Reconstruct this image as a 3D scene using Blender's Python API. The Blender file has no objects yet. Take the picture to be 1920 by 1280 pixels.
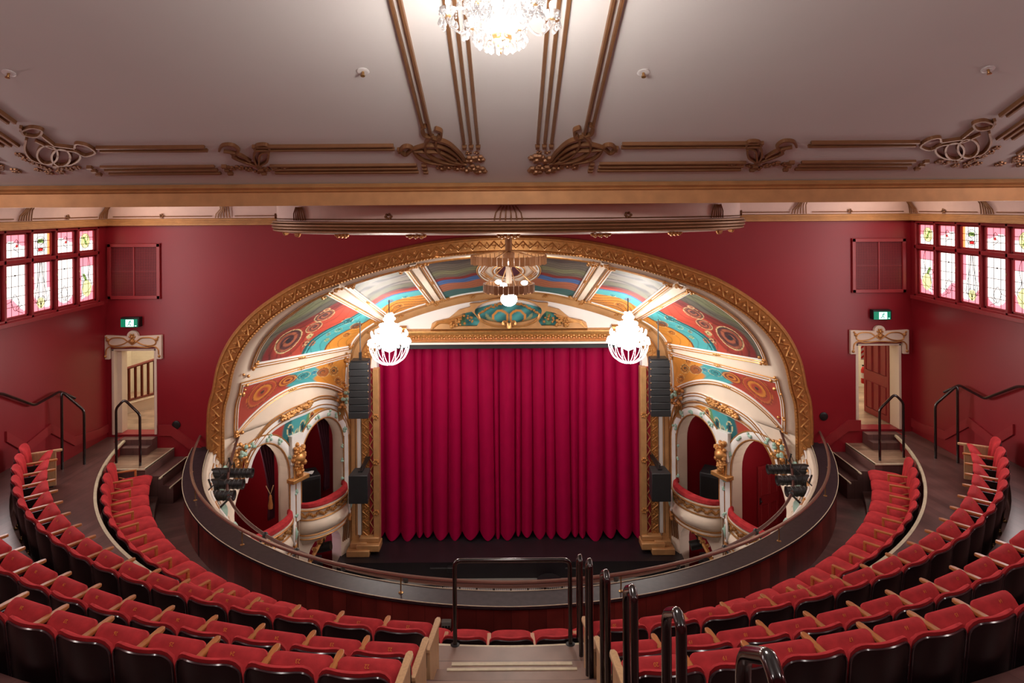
import bpy, bmesh, math, random
import numpy as np
from mathutils import Vector, Matrix
random.seed(7)
PI = math.pi
SC = bpy.context.scene
COL = SC.collection
# ------------------------------------------------------------------ camera facts (all sizes in metres; camera stands at x=0,y=0,z=H)
F, CX, CY, TR = 1240.0, 953.0, 388.0, 0.007
H = 9.6            # eye height above the stalls floor
YW = 13.6          # far wall of the gallery
YP = 17.0          # proscenium wall
XC = 8.28          # side walls
CC = 15.0          # centre of the horseshoe (y)
def px(x, y):
    a, d = x-CX, y-CY
    return (a-d*TR)/F, (a*TR+d)/F
def at(x, y, Y):
    k, q = px(x, y)
    return Vector((k*Y, Y, H-q*Y))
def xz(x, y, Y):
    k, q = px(x, y)
    return (k*Y, H-q*Y)
# ------------------------------------------------------------------ materials
def srgb(r, g, b):
    f = lambda c: (c/255/12.92) if c/255 <= .04045 else ((c/255+.055)/1.055)**2.4
    return (f(r), f(g), f(b), 1)
def mat(name, col, rough=.5, metal=0, var=.12, scale=6, bump=0, bscale=60, sheen=0, emit=0, ecol=None, spec=.5, stretch=None, coat=0):
    m = bpy.data.materials.new(name); m.use_nodes = True
    nt = m.node_tree; N = nt.nodes; L = nt.links
    b = N['Principled BSDF']
    b.inputs['Roughness'].default_value = rough; b.inputs['Metallic'].default_value = metal
    b.inputs['Specular IOR Level'].default_value = spec
    if coat: b.inputs['Coat Weight'].default_value = coat; b.inputs['Coat Roughness'].default_value = .15
    if sheen:
        b.inputs['Sheen Weight'].default_value = sheen; b.inputs['Sheen Roughness'].default_value = .4
        b.inputs['Sheen Tint'].default_value = (min(1,col[0]*2), min(1,col[1]*2), min(1,col[2]*2), 1)
    tc = N.new('ShaderNodeTexCoord'); mp = N.new('ShaderNodeMapping')
    L.new(tc.outputs['Object'], mp.inputs[0])
    if stretch: mp.inputs['Scale'].default_value = stretch
    n = N.new('ShaderNodeTexNoise'); n.inputs['Scale'].default_value = scale; n.inputs['Detail'].default_value = 5
    L.new(mp.outputs[0], n.inputs['Vector'])
    r = N.new('ShaderNodeValToRGB')
    r.color_ramp.elements[0].position = .3; r.color_ramp.elements[1].position = .7
    r.color_ramp.elements[0].color = tuple(c*(1-var) for c in col[:3])+(1,)
    r.color_ramp.elements[1].color = tuple(min(1, c*(1+var)) for c in col[:3])+(1,)
    L.new(n.outputs['Fac'], r.inputs[0]); L.new(r.outputs[0], b.inputs['Base Color'])
    if emit:
        b.inputs['Emission Color'].default_value = ecol or col; b.inputs['Emission Strength'].default_value = emit
    if bump:
        n2 = N.new('ShaderNodeTexNoise'); n2.inputs['Scale'].default_value = bscale
        L.new(mp.outputs[0], n2.inputs['Vector'])
        bp = N.new('ShaderNodeBump'); bp.inputs['Strength'].default_value = bump; bp.inputs['Distance'].default_value = .01
        L.new(n2.outputs['Fac'], bp.inputs['Height']); L.new(bp.outputs[0], b.inputs['Normal'])
    return m
M = {}
M['redwall'] = mat('red_wall_paint', srgb(142,26,38), .38, var=.06, scale=.8, bump=.06, bscale=3)
M['redtrim'] = mat('red_trim_paint', srgb(150,42,48), .35, var=.05)
M['ceil'] = mat('ceiling_plaster', srgb(208,206,204), .85, var=.03, scale=.7)
M['gold'] = mat('gilded_plaster', srgb(200,146,86), .38, metal=.55, var=.15, scale=14, bump=.2, bscale=50)
M['goldpaint'] = mat('gold_paint', srgb(190,142,92), .5, metal=.25, var=.12, scale=5)
M['bronze'] = mat('bronze_paint', srgb(138,98,66), .42, metal=.45, var=.1, scale=8)
M['cream'] = mat('cream_plaster', srgb(232,216,196), .6, var=.05, scale=2)
M['white'] = mat('white_plaster', srgb(236,234,230), .6, var=.03, scale=2)
M['cove'] = mat('pink_cream_cove', srgb(226,196,184), .6, var=.03)
M['mint'] = mat('mint_paint', srgb(168,206,190), .5, var=.1)
M['velvet'] = mat('red_velvet', srgb(170,50,54), .8, var=.25, scale=9, bump=.15, bscale=200, sheen=1.0, spec=.15)
M['shell'] = mat('black_lacquered_board', srgb(34,24,26), .3, var=.15)
M['blackedge'] = mat('black_glossy_piping', srgb(60,46,50), .18, var=.05, coat=.5)
M['oak'] = mat('oak', srgb(178,112,62), .35, var=.18, scale=8, stretch=(8,1,8))
M['palewood'] = mat('pale_wood', srgb(196,160,118), .45, var=.12, scale=8, stretch=(6,6,1))
M['nosing'] = mat('worn_cream_nosing', srgb(208,196,166), .5, var=.1, scale=20)
M['black'] = mat('black_paint', srgb(22,21,22), .45, var=.1)
M['gloss'] = mat('glossy_black_pipe', srgb(24,17,17), .14, var=.1, coat=.8)
M['brass'] = mat('aged_brass', srgb(178,140,92), .28, metal=.85, var=.1)
M['bronzepipe'] = mat('dark_bronze_pipe', srgb(88,58,54), .3, metal=.4, var=.1)
M['cap'] = mat('dark_varnished_rail_top', srgb(50,40,44), .38, var=.25, scale=5, stretch=(3,3,1), spec=.22)
M['railmetal'] = mat('brown_metal_tube', srgb(150,120,106), .3, metal=.6, var=.08)
M['curtain'] = mat('crimson_curtain', srgb(158,0,60), .62, var=.05, scale=3, sheen=.25, spec=.15)
M['drape'] = mat('dark_wine_drape', srgb(66,18,36), .7, var=.1, sheen=.3)
M['tassel'] = mat('gold_tassel', srgb(176,112,60), .7, var=.1)
M['boxred'] = mat('box_red_paint', srgb(142,24,36), .45, var=.05, scale=1)
M['stage'] = mat('black_stage_floor', srgb(30,24,28), .42, var=.2, scale=3)
M['grey'] = mat('grey_floor', srgb(112,110,104), .6, var=.1)
M['speaker'] = mat('speaker_black', srgb(34,35,37), .55, var=.1)
M['brick'] = mat('painted_brick', srgb(226,212,184), .6, var=.04)
M['floorwood'] = mat('hall_boards', srgb(170,138,112), .3, var=.2, scale=3, stretch=(1,8,1))
M['brownwood'] = mat('brown_baluster_wood', srgb(118,52,34), .4, var=.15)
M['ext'] = mat('extinguisher_red', srgb(200,28,30), .3, var=.04)
M['signgreen'] = mat('green_sign', srgb(0,96,74), .4, var=.05, emit=.35, ecol=srgb(0,190,140))
M['signwhite'] = mat('lit_pictogram', srgb(220,255,245), .4, var=0, emit=3, ecol=srgb(190,255,240))
M['number'] = mat('embroidered_number', srgb(214,132,50), .6, var=.05)
M['bulb'] = mat('lit_bulb', (1,1,1,1), .4, var=0, emit=18, ecol=(1,.93,.85,1))
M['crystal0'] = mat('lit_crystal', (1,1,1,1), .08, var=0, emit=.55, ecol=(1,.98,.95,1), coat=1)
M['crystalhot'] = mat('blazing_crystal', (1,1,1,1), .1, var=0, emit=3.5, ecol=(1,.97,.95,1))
M['crystal'] = mat('cut_crystal', (1,1,1,1), .04, var=0, emit=.06, ecol=(1,.98,.95,1))
M['crystal'].node_tree.nodes['Principled BSDF'].inputs['Transmission Weight'].default_value = .85
M['white_metal'] = mat('white_metal', srgb(225,225,225), .35, var=.02)
M['pink'] = mat('pink_wall', srgb(226,150,200), .5, var=.03)
M['glassclear'] = mat('clear_plastic', srgb(210,210,205), .1, var=.02)
M['stripe'] = mat('striped_pole', srgb(230,225,220), .4, var=.02)

def planks(name, col, w, rough=.35, axis='X', dark=.5, vert=False, var=.3):
    m = mat(name, col, rough, var=var, scale=2.5)
    nt = m.node_tree; N = nt.nodes; L = nt.links
    b = N['Principled BSDF']; src = b.inputs['Base Color'].links[0].from_socket
    tc = [n for n in N if n.bl_idname == 'ShaderNodeTexCoord'][0]
    sx = N.new('ShaderNodeSeparateXYZ')
    L.new(tc.outputs['UV' if axis == 'UV' else 'Object'], sx.inputs[0])
    o = sx.outputs['X' if axis in ('X','UV') else axis]
    d = N.new('ShaderNodeMath'); d.operation = 'DIVIDE'; d.inputs[1].default_value = w; L.new(o, d.inputs[0])
    fr = N.new('ShaderNodeMath'); fr.operation = 'FRACT'; L.new(d.outputs[0], fr.inputs[0])
    fl = N.new('ShaderNodeMath'); fl.operation = 'FLOOR'; L.new(d.outputs[0], fl.inputs[0])
    wn = N.new('ShaderNodeTexWhiteNoise'); wn.noise_dimensions = '1D'; L.new(fl.outputs[0], wn.inputs['W'])
    rp = N.new('ShaderNodeValToRGB'); rp.color_ramp.elements[0].position = 0; rp.color_ramp.elements[1].position = .05
    rp.color_ramp.elements[0].color = (.25,.25,.25,1); rp.color_ramp.elements[1].color = (1,1,1,1)
    L.new(fr.outputs[0], rp.inputs[0])
    mr = N.new('ShaderNodeMapRange'); mr.inputs['To Min'].default_value = 1-dark*.5; mr.inputs['To Max'].default_value = 1+dark*.3
    L.new(wn.outputs['Value'], mr.inputs[0])
    m1 = N.new('ShaderNodeMix'); m1.data_type = 'RGBA'; m1.blend_type = 'MULTIPLY'; m1.inputs[0].default_value = 1
    L.new(src, m1.inputs[6]); L.new(rp.outputs[0], m1.inputs[7])
    m2 = N.new('ShaderNodeVectorMath'); m2.operation = 'SCALE'
    L.new(m1.outputs[2], m2.inputs[0]); L.new(mr.outputs[0], m2.inputs['Scale'])
    L.new(m2.outputs[0], b.inputs['Base Color'])
    return m
M['floorred'] = planks('dark_gallery_boards', srgb(104,74,70), .16, .33, 'UV')
M['aisle'] = planks('worn_aisle_boards', srgb(140,112,98), .3, .4, 'Y', dark=.2)
M['panel'] = planks('mahogany_boarding', srgb(112,42,37), .22, .35, 'UV', dark=.7)
M['hallfloor'] = planks('polished_hall_boards', srgb(170,140,116), .1, .25, 'Y')
def brickmat():
    m = M['brick']; N = m.node_tree.nodes; L = m.node_tree.links; b = N['Principled BSDF']
    tc = [n for n in N if n.bl_idname == 'ShaderNodeTexCoord'][0]
    br = N.new('ShaderNodeTexBrick'); br.inputs['Scale'].default_value = 1.0
    br.inputs['Brick Width'].default_value = .24; br.inputs['Row Height'].default_value = .085; br.inputs['Mortar Size'].default_value = .006
    mp = N.new('ShaderNodeMapping'); mp.inputs['Rotation'].default_value = (PI/2,0,0); L.new(tc.outputs['Object'], mp.inputs[0]); L.new(mp.outputs[0], br.inputs['Vector'])
    bp = N.new('ShaderNodeBump'); bp.inputs['Strength'].default_value = .6; bp.inputs['Distance'].default_value = .01; bp.invert = True
    L.new(br.outputs['Fac'], bp.inputs['Height']); L.new(bp.outputs[0], b.inputs['Normal'])
brickmat()
def attrmat(name, emit=0, rough=.55):
    m = bpy.data.materials.new(name); m.use_nodes = True; N = m.node_tree.nodes; L = m.node_tree.links; b = N['Principled BSDF']
    a = N.new('ShaderNodeVertexColor'); a.layer_name = 'paint'
    n = N.new('ShaderNodeTexNoise'); n.inputs['Scale'].default_value = 3
    mr = N.new('ShaderNodeMapRange'); mr.inputs['To Min'].default_value = .85; mr.inputs['To Max'].default_value = 1.15; L.new(n.outputs['Fac'], mr.inputs[0])
    s = N.new('ShaderNodeVectorMath'); s.operation = 'SCALE'; L.new(a.outputs[0], s.inputs[0]); L.new(mr.outputs[0], s.inputs['Scale'])
    L.new(s.outputs[0], b.inputs['Base Color']); b.inputs['Roughness'].default_value = rough
    if emit:
        L.new(a.outputs[0], b.inputs['Emission Color']); b.inputs['Emission Strength'].default_value = emit
    return m
M['mural'] = attrmat('painted_mural')
M['stained'] = attrmat('backlit_stained_glass', emit=1.5, rough=.15)
# ------------------------------------------------------------------ mesh builder
ORG = {}
class MB:
    def __init__(s, T=None): s.v = []; s.f = []; s.T = T; s.uv = None
    def add(s, vs, fs):
        o = len(s.v)
        if s.T: vs = [s.T(*p) for p in vs]
        s.v += [tuple(p) for p in vs]; s.f += [tuple(i+o for i in f) for f in fs]; return s
    def box(s, x0, x1, y0, y1, z0, z1):
        return s.add([(x0,y0,z0),(x1,y0,z0),(x1,y1,z0),(x0,y1,z0),(x0,y0,z1),(x1,y0,z1),(x1,y1,z1),(x0,y1,z1)],
                     [(0,3,2,1),(4,5,6,7),(0,1,5,4),(1,2,6,5),(2,3,7,6),(3,0,4,7)])
    def prism(s, pts, z0, z1):
        n = len(pts)
        return s.add([(x,y,z0) for x,y in pts]+[(x,y,z1) for x,y in pts],
                     [tuple(range(n))[::-1], tuple(range(n,2*n))]+[(i,(i+1)%n,(i+1)%n+n,i+n) for i in range(n)])
    def tube(s, path, r, n=8, closed=False, cap=True, rs=None):
        P = [Vector(p) for p in path]; k = len(P); vs = []; fs = []
        up = None
        for i, p in enumerate(P):
            a = P[(i-1) % k] if (closed or i > 0) else p; b = P[(i+1) % k] if (closed or i < k-1) else p
            t = (b-a)
            t = t.normalized() if t.length > 1e-9 else Vector((0,0,1))
            if up is None: up = Vector((0,0,1)) if abs(t.z) < .9 else Vector((1,0,0))
            x = t.cross(up)
            if x.length < 1e-6: x = t.cross(Vector((0.3,1,0.2)))
            x.normalize(); y = x.cross(t).normalized(); up = y
            rr = rs[i] if rs else r
            if 0 < i < k-1 and not closed or closed:
                t1 = (p-a); t2 = (b-p)
                if t1.length > 1e-9 and t2.length > 1e-9:
                    c = max(.35, math.cos(t1.angle(t2)/2))
                else: c = 1
            else: c = 1
            for j in range(n):
                q = 2*PI*j/n
                vs.append(p+x*math.cos(q)*rr/ (c if c > .9 else 1)+y*math.sin(q)*rr)
        m = k if closed else k-1
        for i in range(m):
            for j in range(n):
                a = i*n+j; b = i*n+(j+1) % n; c = ((i+1) % k)*n+(j+1) % n; d = ((i+1) % k)*n+j
                fs.append((a,b,c,d))
        if cap and not closed:
            fs += [tuple(range(n))[::-1], tuple(range((k-1)*n, k*n))]
        return s.add(vs, fs)
    def cyl(s, a, b, r, n=12, r2=None):
        return s.tube([a,b], r, n, rs=[r, r if r2 is None else r2])
    def lathe(s, prof, c=(0,0,0), n=20, a0=0, a1=2*PI, sx=1, sy=1):
        full = abs(a1-a0-2*PI) < 1e-6; m = n if full else n+1; vs = []; fs = []; k = len(prof)
        for i in range(m):
            q = a0+(a1-a0)*i/n
            for r, z in prof: vs.append((c[0]+r*math.cos(q)*sx, c[1]+r*math.sin(q)*sy, c[2]+z))
        for i in range(n):
            for j in range(k-1):
                a = i*k+j; b = ((i+1) % m)*k+j
                fs.append((a,b,b+1,a+1))
        return s.add(vs, fs)
    def blob(s, c, rx, ry=None, rz=None, n=8, m=5, R=None):
        ry = rx if ry is None else ry; rz = rx if rz is None else rz
        vs = []; fs = []
        for i in range(m+1):
            t = PI*i/m
            for j in range(n):
                p = 2*PI*j/n
                v = Vector((rx*math.sin(t)*math.cos(p), ry*math.sin(t)*math.sin(p), rz*math.cos(t)))
                if R: v = R @ v
                vs.append((c[0]+v.x, c[1]+v.y, c[2]+v.z))
        for i in range(m):
            for j in range(n): fs.append((i*n+j, (i+1)*n+j, (i+1)*n+(j+1) % n, i*n+(j+1) % n))
        return s.add(vs, fs)
    def grid(s, fn, nu, nv, closeu=False):
        vs = [fn(i/nu, j/nv) for i in range(nu+1) for j in range(nv+1)]
        fs = [(i*(nv+1)+j, (i+1)*(nv+1)+j, (i+1)*(nv+1)+j+1, i*(nv+1)+j+1) for i in range(nu) for j in range(nv)]
        return s.add(vs, fs)
    def ribbon(s, path, w, t, base=0.0):
        """raised rectangular strip lying on a plane; path is 2D in the plane, mapped by s.T(x,y,off)"""
        P = [Vector((p[0],p[1])) for p in path]; k = len(P); vs = []; fs = []
        for i, p in enumerate(P):
            a = P[max(0,i-1)]; b = P[min(k-1,i+1)]; d = (b-a)
            d = d.normalized() if d.length > 1e-9 else Vector((1,0))
            n = Vector((-d.y, d.x))*w/2
            for q, o in ((p-n, base), (p-n*.7, base+t), (p+n*.7, base+t), (p+n, base)): vs.append((q.x, q.y, o))
        for i in range(k-1):
            for j in range(4):
                a = i*4+j; b = i*4+(j+1) % 4; fs.append((a, b, b+4, a+4))
        fs += [(0,1,2,3), tuple((k-1)*4+j for j in (3,2,1,0))]
        return s.add(vs, fs)
    def sweep(s, path, prof, closed=False, nrm=(0,-1,0)):
        """2D profile (side, out) swept on a planar path; out = along nrm"""
        P = [Vector(p) for p in path]; k = len(P); n = Vector(nrm).normalized(); vs = []; fs = []; m = len(prof)
        for i, p in enumerate(P):
            a = P[(i-1) % k] if (closed or i) else p; b = P[(i+1) % k] if (closed or i < k-1) else p
            t = (b-a).normalized(); side = t.cross(n).normalized()
            t1 = (p-a); t2 = (b-p); c = 1
            if t1.length > 1e-6 and t2.length > 1e-6: c = 1/max(.5, math.cos(t1.angle(t2)/2))
            for u, o in prof: vs.append(p+side*u*c+n*o)
        for i in range(k if closed else k-1):
            for j in range(m-1):
                a = i*m+j; b = ((i+1) % k)*m+j; fs.append((a, b, b+1, a+1))
        return s.add(vs, fs)
    def build(s, name, m, parent=None, smooth=True, bevel=0, local=False, uv=None):
        me = bpy.data.meshes.new(name)
        vs = s.v
        o = ORG.get(parent.name) if (parent is not None and not local) else None
        if o is not None: vs = [(x-o[0], y-o[1], z-o[2]) for x,y,z in vs]
        me.from_pydata(vs, [], s.f); me.validate()
        bm = bmesh.new(); bm.from_mesh(me)
        bmesh.ops.remove_doubles(bm, verts=bm.verts, dist=1e-5)
        bmesh.ops.recalc_face_normals(bm, faces=bm.faces)
        bm.to_mesh(me); bm.free()
        if uv:
            l = me.uv_layers.new(name='UVMap'); off = o or (0,0,0)
            for lp in me.loops:
                c = me.vertices[lp.vertex_index].co; l.data[lp.index].uv = uv(c.x+off[0], c.y+off[1], c.z+off[2])
        me.materials.append(M[m] if isinstance(m, str) else m)
        ob = bpy.data.objects.new(name, me); COL.objects.link(ob)
        if smooth:
            me.polygons.foreach_set('use_smooth', [True]*len(me.polygons))
            try: me.set_sharp_from_angle(angle=math.radians(38))
            except Exception: pass
        if bevel:
            md = ob.modifiers.new('b','BEVEL'); md.width = bevel; md.segments = 2; md.limit_method = 'ANGLE'
        if parent is not None:
            ob.parent = parent
            ORG[ob.name] = o if not local else None
        else: ORG[ob.name] = (0,0,0)
        return ob
def tag(o, label=None, cat=None, group=None, kind=None):
    if label: o['label'] = label
    if cat: o['category'] = cat
    if group: o['group'] = group
    if kind: o['kind'] = kind
    return o
def thing(name, label, cat, loc=(0,0,0), group=None, kind=None):
    o = bpy.data.objects.new(name, None); COL.objects.link(o); o.location = loc; o.empty_display_size = .1
    ORG[o.name] = tuple(loc); return tag(o, label, cat, group, kind)
def struct(o, label=None): 
    o['kind'] = 'structure'
    if label: o['label'] = label
    return o
def plate(outer, holes, th, T):
    """flat plate with holes; 2D loops -> T(x, y, depth)"""
    cu = bpy.data.curves.new('tmp','CURVE'); cu.dimensions = '2D'; cu.fill_mode = 'BOTH'; cu.extrude = th/2
    for lp in [outer]+list(holes):
        sp = cu.splines.new('POLY'); sp.points.add(len(lp)-1)
        for i,(x,y) in enumerate(lp): sp.points[i].co = (x,y,0,1)
        sp.use_cyclic_u = True
    ob = bpy.data.objects.new('tmp', cu); me = ob.to_mesh()
    vs = [T(v.co.x, v.co.y, v.co.z+th/2) for v in me.vertices]; fs = [tuple(p.vertices) for p in me.polygons]
    ob.to_mesh_clear(); bpy.data.objects.remove(ob); bpy.data.curves.remove(cu)
    return vs, fs
def cr(pts, n=6, closed=False):
    """Catmull-Rom through points"""
    P = [Vector(p) for p in pts]; k = len(P); out = []
    for i in range(k if closed else k-1):
        p0 = P[(i-1) % k] if (closed or i > 0) else P[0]*2-P[1]; p1 = P[i]; p2 = P[(i+1) % k]
        p3 = P[(i+2) % k] if (closed or i+2 < k) else P[-1]*2-P[-2]
        for j in range(n):
            t = j/n
            out.append(.5*((2*p1)+(p2-p0)*t+(2*p0-5*p1+4*p2-p3)*t*t+(3*p1-p0-3*p2+p3)*t**3))
    if not closed: out.append(P[-1])
    return out
def flower(mb, x, y, r, off=0, petals=5, T=None):
    """relief flower in plane coords (x,y,off)"""
    for i in range(petals):
        a = 2*PI*i/petals+random.random()
        mb.blob((x+math.cos(a)*r*.55, y+math.sin(a)*r*.55, off+r*.15), r*.42, r*.42, r*.3, n=6, m=4)
    mb.blob((x, y, off+r*.3), r*.3, r*.3, r*.3, n=6, m=4)
def ring_path(cx, cy, r, n=24, a0=0, a1=2*PI, ry=None):
    ry = ry or r
    return [(cx+r*math.cos(a0+(a1-a0)*i/n), cy+ry*math.sin(a0+(a1-a0)*i/n)) for i in range(n+1)]
# polar helper around the horseshoe centre: angle 0 = nearest the camera, + to the right
def pol(r, a, h): return (r*math.sin(a), CC-r*math.cos(a), H-h)
# ================================================================== ROOM SHELL
def wall_far():
    # red wall with the big arch and two doorways cut out
    zf = H-5.8; zt = H+.6
    Wo = []
    OUT = arch_out()
    arch = [(x, z) for x, z in OUT]
    dl = (-8.17, -7.25); dz = (H-4.62, H-2.86)
    dr = (7.12, 8.05)
    outer = [(-XC-.3, zf), (-arch_w-.02, zf)] + [(-arch_w-.02, zf+.01)] + arch + [(arch_w+.02, zf+.01),(arch_w+.02, zf),(XC+.3, zf),(XC+.3, zt),(-XC-.3, zt)]
    holes = [[(dl[0],dz[0]),(dl[1],dz[0]),(dl[1],dz[1]),(dl[0],dz[1])],[(dr[0],dz[0]),(dr[1],dz[0]),(dr[1],dz[1]),(dr[0],dz[1])]]
    mb = MB(); mb.add(*plate(outer, holes, .3, lambda x,y,d: (x, YW+d, y)))
    struct(mb.build('wall_far', 'redwall', smooth=False))
    return dl, dr, dz
E0, SL = .255+.413*8.8, .413
nC = Vector((0, -SL, -1)).normalized()   # ceiling normal, pointing down into the room (ceiling rises towards the camera)
def ce(Y): return E0-SL*Y
def cT(X, Y, off=0):
    return (X+nC.x*off, Y+nC.y*off, H+ce(Y)+nC.z*off)
def cpx(x, y):
    k, q = px(x, y); Y = E0/(SL-q); return (k*Y, Y)
# arch profile (inner edge of the gilt moulding, on the far wall) ; half profile from the left springing up to the crown
_o = [(421,800),(423.5,765),(431,737),(440,692),(458.5,652.6),(486,619),(522,589),(576,556),(637,532),(712,507.6),(803,486.5),(881.5,476.5),(953,473)]
_i = [(657,702),(659,677),(665,650),(682,625),(712,604),(758,585),(803,570),(863,554.5),(909,547.5),(953,545)]
def half(pts, Y):
    r = [xz(x, y, Y) for x, y in pts]; r[-1] = (0, r[-1][1]); return r
OH = half(_o, YW); IH = half(_i, YP)
arch_w = -OH[0][0]
def arch_out():
    left = [tuple(p) for p in cr([(x,z) for x,z in OH], 4)]
    return left + [(-x, z) for x, z in left[::-1][1:]]
dl, dr, dz = wall_far()
# side walls with window openings
WIN = []
def side_wall(sg, nm):
    X = XC*sg
    z0, z1 = H-1.86, H-.33
    a, b = 8.6, 13.33 if sg < 0 else 13.45
    mb = MB(); mb.add(*plate([(-3,H-6),(YW+.3,H-6),(YW+.3,H+5.5),(-3,H+5.5)], [[(a,z0),(b,z0),(b,z1),(a,z1)]], .25, lambda x,y,d: (X+sg*d, x, y)))
    struct(mb.build('wall_'+nm, 'redwall', smooth=False))
    return a, b, z0, z1
# ---- stained glass: colour by cell
def stained(mb_name, parent, X, y0, y1, z0, z1, kind, sg):
    nu, nv = 26, (26 if z1-z0 < .5 else 52)
    w, h = y1-y0, z1-z0
    vs = [(X, y0+w*i/nu, z0+h*j/nv) for i in range(nu+1) for j in range(nv+1)]
    fs = [(i*(nv+1)+j, (i+1)*(nv+1)+j, (i+1)*(nv+1)+j+1, i*(nv+1)+j+1) for i in range(nu) for j in range(nv)]
    mb = MB(); mb.add(vs, fs); ob = mb.build(mb_name, 'stained', parent, smooth=False)
    me = ob.data; ca = me.color_attributes.new('paint', 'FLOAT_COLOR', 'POINT')
    ox = ORG[parent.name]
    pink, pale, yel, grn, red, org = srgb(234,140,154), srgb(255,246,240), srgb(245,235,160), srgb(110,140,70), srgb(190,40,40), srgb(240,150,90)
    big = h > .5
    for i, v in enumerate(me.vertices):
        u = (v.co.y+ox[1]-y0)/w; t = (v.co.z+ox[2]-z0)/h
        c = pale
        if not big:
            if t > .6+.12*math.sin(u*5): c = pink
            if kind == 2:
                c = org if abs(u-.5) > .36 else pale
                d = math.hypot((u-.5), (t-.62)*.8)
                if d < .16 and abs(t-.64) < .1: c = grn
                if abs(u-.5) < .14 and .16 < t < .32: c = red
            elif kind == 4:
                if math.hypot(u-.5, (t-.5)*.8) < .3: c = yel
                if abs((u-.5)+(t-.5)*.5) < .07 and abs(t-.5) < .22: c = grn
            else:
                if math.hypot(u-.62, (t-.5)) < .08: c = red
        else:
            if t < .2+.16*math.sin(u*3.2+kind): c = pink
            if kind == 2:
                if abs(u-.5) > .32 and t > .45: c = pink
                if math.hypot((u-.5)*1.0, (t-.16)*1.7) < .2: c = yel
            if kind == 4:
                if u < .25 or t > .8: c = pink
                if math.hypot(u-.6, (t-.28)*1.6) < .3: c = yel
                if abs((u-.45)+(t-.55)) < .08 and .45 < t < .62: c = grn
        ca.data[i].color = c
    # leading
    ld = MB(); r = .0045
    def L(pts): ld.tube([(X-sg*.004, y0+w*a, z0+h*b) for a, b in pts], r, 4)
    for g in (.33, .68): L([(g,0),(g,1)])
    for g in ((.33,.66) if not big else (.18,.38,.58,.8)): L([(0,g),(1,g)])
    if not big:
        L(cr([(0,.7),(.4,.62),(.6,.8),(.66,.55),(.45,.4),(.7,.2)],5))
        if kind in (2,4): L([(.5+.3*math.cos(q*.4), .5+.38*math.sin(q*.4)) for q in range(17)])
        if kind == 2: L(cr([(.3,.62),(.42,.7),(.5,.6),(.58,.7),(.7,.62),(.5,.5),(.3,.62)],4)); L([(.36,.32),(.64,.32),(.58,.18),(.42,.18),(.36,.32)])
    elif kind == 2:
        for s in (-1,1):
            L(cr([(.5,.05),(.5+s*.3,.25),(.5+s*.16,.6),(.5+s*.06,1)],5)); L(cr([(.5,.12),(.5+s*.12,.3),(.5+s*.24,.16),(.5+s*.45,.3)],5))
            L(cr([(.5,.05),(.5+s*.1,.4),(.5+s*.03,1)],5))
    elif kind == 4:
        L(cr([(.05,.1),(.5,.16),(.9,.35),(.7,.55),(.8,.8),(.7,1)],6)); L(cr([(.2,.1),(.4,.45),(.9,.45)],6)); L([(.35+.2*math.cos(q*.5), .52+.06*math.sin(q*.5)) for q in range(14)])
    else:
        L(cr([(0,.25),(.3,.3),(.5,.42),(.7,.25),(.55,.12),(.9,.02)],6)); L(cr([(.3,.3),(.5,.1),(.85,.2)],6))
        ld.blob((X-sg*.006, y0+w*.5, z0+h*.8), .015)
    ld.build('leading', 'black', ob)
    return ob
def windows(sg, nm):
    a, b, z0, z1 = side_wall(sg, nm)
    zs = H-.86   # transom
    pitch = .62; n = 7; X = XC*sg
    kinds = [4,1,2,3,4] if sg > 0 else [4,3,2,1,4]
    fr = MB()
    Xo, Xi = X+sg*.13, X-sg*.035
    def bar(y0,y1,za,zb,d0=Xi,d1=Xo): fr.box(min(d0,d1),max(d0,d1),y0,y1,za,zb)
    w = thing('window_%d' % (1 if sg < 0 else 2), None, None, (X, (a+b)/2, z0))
    struct(w, 'backlit stained glass casement windows high on the %s red wall' % nm)
    bar(a,b,z0,z0+.05); bar(a,b,z1-.05,z1); bar(a,b,zs-.035,zs+.035)
    bar(a-.05,b+.05,z0-.06,z0+.012,X-sg*.09,X)
    y = b-.04; k = 0
    bar(b-.05,b,z0,z1)
    while y-.47 > a:
        bar(y-pitch-.0, y-pitch+.055, z0, z1)
        yc = y-.03
        kd = kinds[k % len(kinds)] if k < 5 else (k % 4)+1
        s1 = MB()
        for (q0,q1) in ((z0+.05,zs-.035),(zs+.035,z1-.05)):
            ya, yb = y-pitch+.06, y-.03
            for rr in ((ya,ya+.035,q0,q1),(yb-.035,yb,q0,q1),(ya,yb,q0,q0+.035),(ya,yb,q1-.035,q1)):
                s1.box(min(X+sg*.01,X+sg*.06),max(X+sg*.01,X+sg*.06),*rr)
            stained('window_pane', w, X+sg*.04, ya+.035, yb-.035, q0+.035, q1-.035, kd, sg)
        cs = s1.build('casement', 'redtrim', w, bevel=.004)
        h = MB(); h.blob((X-sg*.03, y-pitch+.03, zs-.32), .014, .01, .03); h.build('catch', 'brass', cs)
        
        y -= pitch; k += 1
    fr.build('window_frame', 'redtrim', w, bevel=.006)
windows(-1, 'left'); windows(1, 'right')
# wall behind the camera, kept at the back of the gallery
mb = MB(); mb.box(-XC-.3, XC+.3, -3.2, -3, H-6, H+5.6); struct(mb.build('wall_back', 'redwall', smooth=False))
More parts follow.
